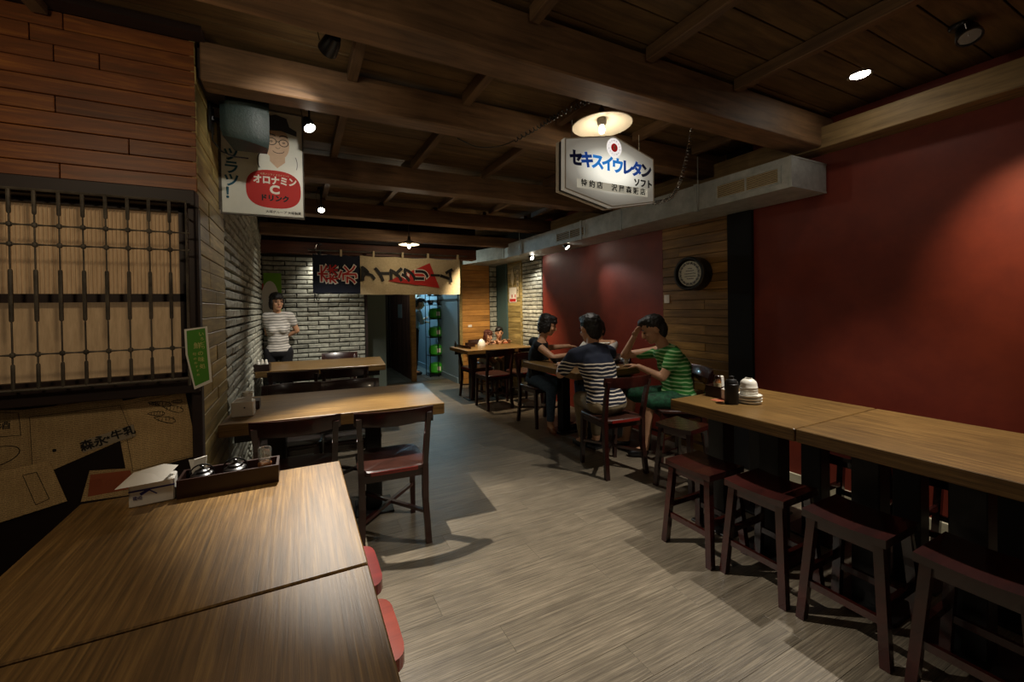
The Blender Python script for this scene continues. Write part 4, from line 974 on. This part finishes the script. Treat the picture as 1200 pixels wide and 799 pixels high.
# ------------------------------------------------------------------ people
def ico(c, r, rot=None, sub=2):
    bm = bmesh.new(); bmesh.ops.create_icosphere(bm, subdivisions=sub, radius=1)
    m4 = (rot or Matrix.Identity(3)) @ Matrix.Diagonal(r if hasattr(r, '__len__') else (r, r, r))
    vs = [m4 @ v.co + Vector(c) for v in bm.verts]; fs = [tuple(v.index for v in f.verts) for f in bm.faces]; bm.free(); return vs, fs
class Vol(MB):
    def e(s, c, r, rot=None): s.add(*ico(c, r, rot)); return s
    def c(s, p, q, r0, r1=None):
        r1 = r1 or r0; p, q = Vector(p), Vector(q); s.e(p, r0); s.e(q, r1); s.tube([p, q], [r0, r1], 12); return s
    def solid(s, name, mat, vox, smooth=4, cut=None, disp=0):
        me = s.mesh(name, None); o = bpy.data.objects.new('temporary', me); C.objects.link(o)
        m = o.modifiers.new('r', 'REMESH'); m.mode = 'VOXEL'; m.voxel_size = vox
        m = o.modifiers.new('s', 'SMOOTH'); m.iterations = smooth; m.factor = .5
        bpy.context.view_layer.update(); dg = bpy.context.evaluated_depsgraph_get()
        out = bpy.data.meshes.new_from_object(o.evaluated_get(dg)); bpy.data.objects.remove(o)
        bm = bmesh.new(); bm.from_mesh(out)
        if cut:
            for co, no in cut:
                g = bm.verts[:]+bm.edges[:]+bm.faces[:]
                bmesh.ops.bisect_plane(bm, geom=g, plane_co=co, plane_no=no, clear_outer=True)
        for f in bm.faces: f.smooth = True
        if disp:
            for v in bm.verts: v.co += v.normal*disp*noise.noise(v.co*60)
        bm.to_mesh(out); bm.free(); out.name = name; out.materials.clear(); out.materials.append(M[mat]); return out
def frame(f, up=(0, 0, 1)):
    f = Vector(f).normalized(); r = f.cross(Vector(up)).normalized(); u = r.cross(f)
    return Matrix((r, f, u)).transposed()       # columns: right, forward, up
def hand(v, wrist, d, palm_n, s=1.0, curl=.5, side=1):
    d = Vector(d).normalized(); n = Vector(palm_n); n = (n-d*n.dot(d)).normalized(); a = d.cross(n)*side; w0 = Vector(wrist)
    for k in (-1.2, -.4, .4, 1.2): v.c(w0+d*.012*s+a*.012*k*s, w0+d*.075*s+a*.019*k*s, .013*s, .011*s)
    for k, L in ((-1.5, .062), (-.5, .074), (.5, .070), (1.5, .054)):
        b = w0+d*.075*s+a*.0175*k*s
        d1 = (d+n*curl*.5).normalized(); d2 = (d+n*curl*1.6).normalized()
        m_ = b+d1*L*.5*s; v.c(b, m_, .0092*s, .0085*s); v.c(m_, m_+d2*L*.5*s, .0085*s, .007*s)
    b = w0+d*.02*s-a*.026*s; m_ = b+(d*.6-a*.8+n*.3).normalized()*.035*s; v.c(b, m_, .0115*s, .0095*s); v.c(m_, m_+(d*.9-a*.3+n*.4).normalized()*.028*s, .0095*s, .008*s)
def person(label, base, J, top, bottom, sleeve=.5, hem=None, shorts=False, hairstyle='short', haircol='hair', sc=1.0, female=False, curl=.5, shoe='black', neckcut=.015, legs=True, cat='person', pants_low=None, build=1.0):
    B = Vector(base); J = {k: (Vector(v)-B) for k, v in J.items() if k not in ('hf', 'palmL', 'palmR', 'handL', 'handR')} | {k: Vector(v) for k, v in J.items() if k in ('hf', 'palmL', 'palmR', 'handL', 'handR')}
    t = thing('person', label, cat, base)
    P, CH, N, H = J['pelvis'], J['chest'], J['neck'], J['head']; SL, SR = J['sl'], J['sr']
    right = (SR-SL).normalized(); up = (N-P).normalized(); fw = up.cross(right).normalized(); TR = Matrix((right, fw, up)).transposed()
    HR = (J.get('hr', None) or J['pelvis']+right*.095*sc); HL = J['pelvis']-right*.095*sc
    hf = J.get('hf', fw); HT = frame(hf)
    b_ = build
    def torso(v, g):
        v.e(P+up*.02, (.155*sc*b_+g, .105*sc*b_+g, .115*sc+g), TR); v.e((P+CH)/2, ((.125 if female else .135)*sc*b_+g, .095*sc*b_+g, .15*sc+g), TR)
        v.e(CH, (.145*sc*b_+g, .10*sc*b_+g, .15*sc+g), TR); v.e(CH+(N-CH)*.55, (.125*sc*b_+g, .085*sc*b_+g, .09*sc+g), TR)
        if female:
            for q in (-1, 1): v.e(CH+right*.06*q*sc+fw*.07*sc-up*.02, .052*sc+g)
        for S, q in ((SL, -1), (SR, 1)):
            v.c(CH+(N-CH)*.7+right*.03*q, S, .058*sc+g, .052*sc+g)
    def arm(v, g, S, E_, W, frac=None):
        if frac is None: v.c(S, E_, .047*sc+g, .036*sc+g); v.c(E_, W, .037*sc+g, .024*sc+g)
        elif frac <= 1: v.c(S, S+(E_-S)*frac, .047*sc+g, .047*sc-.008*frac+g)
        else: v.c(S, E_, .047*sc+g, .036*sc+g); v.c(E_, E_+(W-E_)*(frac-1), .037*sc+g, .03*sc+g)
    def leg(v, g, Hp, K, A, frac=2):
        if frac <= 1: v.c(Hp, Hp+(K-Hp)*frac, .082*sc+g, .065*sc+g)
        else: v.c(Hp, K, .080*sc+g, .056*sc+g); v.c(K, K+(A-K)*(frac-1), .054*sc+g, .036*sc+g)
    v = Vol(); torso(v, 0)
    arm(v, 0, SL, J['el'], J['wl']); arm(v, 0, SR, J['er'], J['wr'])
    hand(v, J['wl'], J.get('handL', J['wl']-J['el']), J.get('palmL', Vector((0, 0, -1))), .95*sc, curl, -1)
    hand(v, J['wr'], J.get('handR', J['wr']-J['er']), J.get('palmR', Vector((0, 0, -1))), .95*sc, curl, 1)
    v.c(CH+(N-CH)*.8, H-HT @ Vector((0, .01, .06)), .054*sc, .047*sc)
    if legs:
        for q, Hp, K, A, T in ((-1, HL, J['kl'], J['al'], J['tl']), (1, HR, J['kr'], J['ar'], J['tr'])):
            leg(v, 0, Hp, K, A); v.c(A-Vector((0, 0, .02)), T, .034, .024)
            v.e(A-Vector((0, 0, .04)), .032)
    # head
    s = sc
    s = sc*1.07
    def hp(x, y, z): return H + HT @ Vector((x*s, y*s, z*s))
    v.e(hp(0, -.012, .025), (.074*s, .092*s, .088*s), HT); v.e(hp(0, .02, -.03), (.060*s, .068*s, .078*s), HT); v.e(hp(0, .055, -.08), (.032*s, .028*s, .024*s), HT)
    v.c(hp(0, .082, .02), hp(0, .098, -.022), .008*s, .013*s)
    for q in (-1, 1): v.e(hp(q*.074, -.005, -.005), (.010*s, .02*s, .03*s), HT); v.e(hp(q*.035, .055, -.02), (.024*s, .025*s, .022*s), HT)
    v.e(hp(0, .081, -.052), (.022*s, .012*s, .009*s), HT)
    link('body', v.solid('body', 'skin', .0068, 3), t)
    fe = MB()
    for q in (-1, 1): fe.add(*ico(hp(q*.030, .078, .008), (.013*s, .007*s, .006*s), HT))
    part('eyes', fe, 'black', t)
    fe = MB()
    for q in (-1, 1): fe.add(*ico(hp(q*.032, .078, .032), (.018*s, .008*s, .004*s), HT))
    part('eyebrows', fe, haircol, t)
    M.setdefault('lips', plain('lips', '9a5548', .5)); fe = MB().add(*ico(hp(0, .090, -.052), (.021*s, .007*s, .007*s), HT)); part('mouth', fe, 'lips', t)
    h = Vol()
    h.e(hp(0, -.024, .042), (.081*s, .094*s, .083*s), HT); h.e(hp(0, .03, .095), (.062*s, .055*s, .03*s), HT); h.e(hp(0, -.055, -.005), (.072*s, .06*s, .08*s), HT)
    if hairstyle == 'bob':
        for q in (-1, 1): h.e(hp(q*.066, -.01, -.01), (.024*s, .05*s, .085*s), HT)
        h.e(hp(0, -.05, -.05), (.072*s, .05*s, .06*s), HT); h.e(hp(0, .060, .062), (.06*s, .034*s, .028*s), HT); h.e(hp(0, -.03, .065), (.084*s, .088*s, .068*s), HT)
    else:
        h.e(hp(0, -.01, .082), (.070*s, .080*s, .045*s), HT); h.e(hp(0, -.052, -.04), (.058*s, .045*s, .06*s), HT); h.e(hp(.02, .062, .078), (.045*s, .03*s, .02*s), HT)
    link('hair', h.solid('hair', haircol, .008, 2, disp=.006), t)
    # clothes
    g = .011; c = Vol(); torso(c, g)
    if sleeve > 0:
        arm(c, g+.003, SL, J['el'], J['wl'], sleeve); arm(c, g+.003, SR, J['er'], J['wr'], sleeve)
    cuts = [(N-up*neckcut+fw*.0, (up+fw*.25))]
    if hem is not None: cuts.append((P+up*hem, -up))
    link('shirt', c.solid('shirt', top, .011, 4, cut=cuts), t)
    if legs:
        p = Vol(); p.e(P+up*.0, (.155*sc*b_+.006, .112*sc+.006, .11*sc), TR)
        for Hp, K, A in ((HL, J['kl'], J['al']), (HR, J['kr'], J['ar'])): leg(p, .008, Hp, K, A, .95 if shorts else 1.88)
        link('trousers' if not shorts else 'shorts', p.solid('trousers', bottom, .011, 4), t)
        for A, T in ((J['al'], J['tl']), (J['ar'], J['tr'])):
            q = Vol(); q.c(A-Vector((0, 0, .045)), T, .040, .031)
            zf = -B.z+.001; link('shoe', q.solid('shoe', shoe, .009, 3, cut=[((0, 0, max(zf, min(A.z, T.z)-.06)), (0, 0, -1))]), t)
    return t
# standing woman
person('standing woman in a grey striped top, hands behind her back, at the back brick wall', (-.21, 5.50, 0),
       dict(pelvis=(-.215, 5.5, .84), chest=(-.22, 5.5, 1.13), neck=(-.22, 5.5, 1.33), head=(-.225, 5.48, 1.445), sl=(-.085, 5.5, 1.27), sr=(-.345, 5.5, 1.27),
            el=(-.01, 5.56, 1.09), wl=(-.13, 5.62, 1.02), er=(-.335, 5.58, 1.06), wr=(-.26, 5.63, 1.0), kl=(-.16, 5.5, .46), kr=(-.31, 5.5, .46), al=(-.16, 5.52, .08), ar=(-.31, 5.52, .08), tl=(-.15, 5.40, .032), tr=(-.32, 5.40, .032),
            handL=(-.9, .1, -.3), handR=(.9, .1, -.2), palmL=(0, 1, 0), palmR=(0, 1, 0), hf=(.35, -1, -.05)), 'greystripe', 'black_cloth', .45, .0, hairstyle='bob', female=True, sc=.9, neckcut=-.025)
# woman in black (far side of the table, turned right)
person('woman in a black sleeveless top and jeans reaching over the table, seen in profile', (2.50, 3.92, 0),
       dict(pelvis=(2.47, 3.93, .52), chest=(2.45, 3.84, .80), neck=(2.49, 3.80, .99), head=(2.545, 3.77, 1.13), sl=(2.48, 3.97, .93), sr=(2.37, 3.70, .92),
            el=(2.66, 3.92, .86), wl=(2.86, 3.80, .88), er=(2.44, 3.52, .80), wr=(2.66, 3.47, .83), kl=(2.60, 3.62, .50), kr=(2.44, 3.56, .47), al=(2.66, 3.66, .09), ar=(2.42, 3.56, .09), tl=(2.74, 3.58, .032), tr=(2.40, 3.46, .032),
            handL=(.9, -.3, -.1), handR=(.9, -.2, -.15), hf=(.86, -.58, -.34)), 'black_cloth', 'jeans', 0, .0, hairstyle='bob', female=True, sc=.95, shoe='amber')
# man with navy stripes, back to the camera
person('man in a navy shirt with white stripes sitting with his back to the camera', (2.32, 2.60, 0),
       dict(pelvis=(2.34, 2.60, .53), chest=(2.29, 2.66, .83), neck=(2.30, 2.74, 1.02), head=(2.33, 2.79, 1.14), sl=(2.10, 2.72, .93), sr=(2.48, 2.72, .93),
            el=(2.04, 2.84, .76), wl=(2.18, 3.03, .80), er=(2.56, 2.86, .76), wr=(2.50, 3.04, .80), kl=(2.36, 2.98, .49), kr=(2.52, 2.96, .49), al=(2.42, 3.02, .09), ar=(2.56, 3.0, .09), tl=(2.42, 3.14, .032), tr=(2.58, 3.12, .032), hf=(.1, 1, -.3)),
       'striped', 'khaki', .75, -.03, sc=1.05, build=1.12)
# man with green stripes
person('man in a green striped polo shirt and dark green shorts, head bent over his bowl', (3.0, 2.50, 0),
       dict(pelvis=(3.03, 2.46, .53), chest=(3.02, 2.50, .80), neck=(2.95, 2.56, .99), head=(2.87, 2.59, 1.125), sl=(2.93, 2.41, .91), sr=(3.04, 2.70, .91),
            el=(2.83, 2.46, .72), wl=(2.76, 2.66, .795), er=(2.86, 2.93, .86), wr=(2.80, 2.74, 1.06), kl=(2.76, 2.55, .50), kr=(2.84, 2.83, .50), al=(2.76, 2.60, .09), ar=(2.80, 2.86, .09), tl=(2.66, 2.66, .032), tr=(2.72, 2.94, .032),
            handL=(-.3, .9, .1), handR=(.0, -.5, .8), palmR=(0, -1, 0), palmL=(0, 0, -1), hf=(-.80, .55, -.5)), 'greenstripe', 'camo', .5, -.03, build=1.14, shorts=True, sc=1.02, haircol='hair')
# diner hidden behind the navy-striped man
person('diner in a white shirt mostly hidden behind the man with navy stripes', (3.10, 3.45, 0),
       dict(pelvis=(3.05, 3.45, .53), chest=(3.04, 3.45, .79), neck=(3.00, 3.45, .97), head=(2.965, 3.45, 1.075), sl=(3.02, 3.26, .93), sr=(3.02, 3.64, .93),
            el=(2.90, 3.22, .79), wl=(2.76, 3.34, .81), er=(2.88, 3.66, .79), wr=(2.74, 3.58, .81), kl=(2.78, 3.39, .50), kr=(2.78, 3.52, .50), al=(2.80, 3.38, .09), ar=(2.80, 3.53, .09), tl=(2.68, 3.38, .032), tr=(2.68, 3.53, .032), hf=(-1, -.2, -.4)),
       'white_cloth', 'jeans', 1.0, .0, sc=.95)
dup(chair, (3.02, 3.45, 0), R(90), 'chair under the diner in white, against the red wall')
# far table people
person('small figure with brown hair in an orange top behind the far table', (2.82, 5.98, 0),
       dict(pelvis=(2.82, 5.98, .46), chest=(2.81, 5.95, .62), neck=(2.81, 5.93, .76), head=(2.82, 5.90, .87), sl=(2.93, 5.93, .71), sr=(2.69, 5.93, .71),
            el=(2.98, 5.85, .62), wl=(2.9, 5.74, .76), er=(2.66, 5.84, .64), wr=(2.74, 5.74, .76), kl=(2.89, 5.74, .42), kr=(2.75, 5.74, .42), al=(2.89, 5.72, .09), ar=(2.75, 5.72, .09), tl=(2.89, 5.63, .03), tr=(2.75, 5.63, .03), hf=(.3, -1, -.2)),
       'orange_cloth', 'khaki', .7, .0, hairstyle='bob', haircol='hair_brown', sc=.78)
person('dark-haired figure in an orange top at the right behind the far table', (3.08, 6.02, 0),
       dict(pelvis=(3.08, 6.05, .46), chest=(3.07, 6.02, .64), neck=(3.07, 6.0, .79), head=(3.06, 5.98, .91), sl=(3.19, 6.0, .74), sr=(2.96, 6.0, .74),
            el=(3.22, 5.9, .66), wl=(3.14, 5.78, .77), er=(2.97, 5.88, .66), wr=(3.0, 5.76, .77), kl=(3.14, 5.78, .42), kr=(3.02, 5.78, .42), al=(3.14, 5.76, .09), ar=(3.02, 5.76, .09), tl=(3.14, 5.66, .03), tr=(3.02, 5.66, .03), hf=(-.3, -1, -.2)),
       'orange_cloth', 'khaki', .7, .0, sc=.8)
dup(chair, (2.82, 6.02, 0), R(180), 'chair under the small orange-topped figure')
dup(chair, (3.08, 6.22, 0), R(180), 'chair under the dark-haired far figure') if False else None
person('cook in a light blue shirt working in the kitchen, turned right', (2.15, 7.95, 0),
       dict(pelvis=(2.13, 7.95, .90), chest=(2.15, 7.92, 1.15), neck=(2.19, 7.9, 1.33), head=(2.24, 7.88, 1.44), sl=(2.20, 8.05, 1.27), sr=(2.18, 7.75, 1.27),
            el=(2.24, 8.05, 1.04), wl=(2.36, 8.0, 1.12), er=(2.24, 7.76, 1.06), wr=(2.36, 7.86, 1.06), kl=(2.13, 8.03, .48), kr=(2.13, 7.87, .48), al=(2.12, 8.03, .08), ar=(2.12, 7.87, .08), tl=(2.24, 8.03, .032), tr=(2.24, 7.87, .032), hf=(1, -.2, -.35)),
       'lightblue_cloth', 'black_cloth', 1.3, -.02, sc=.95)
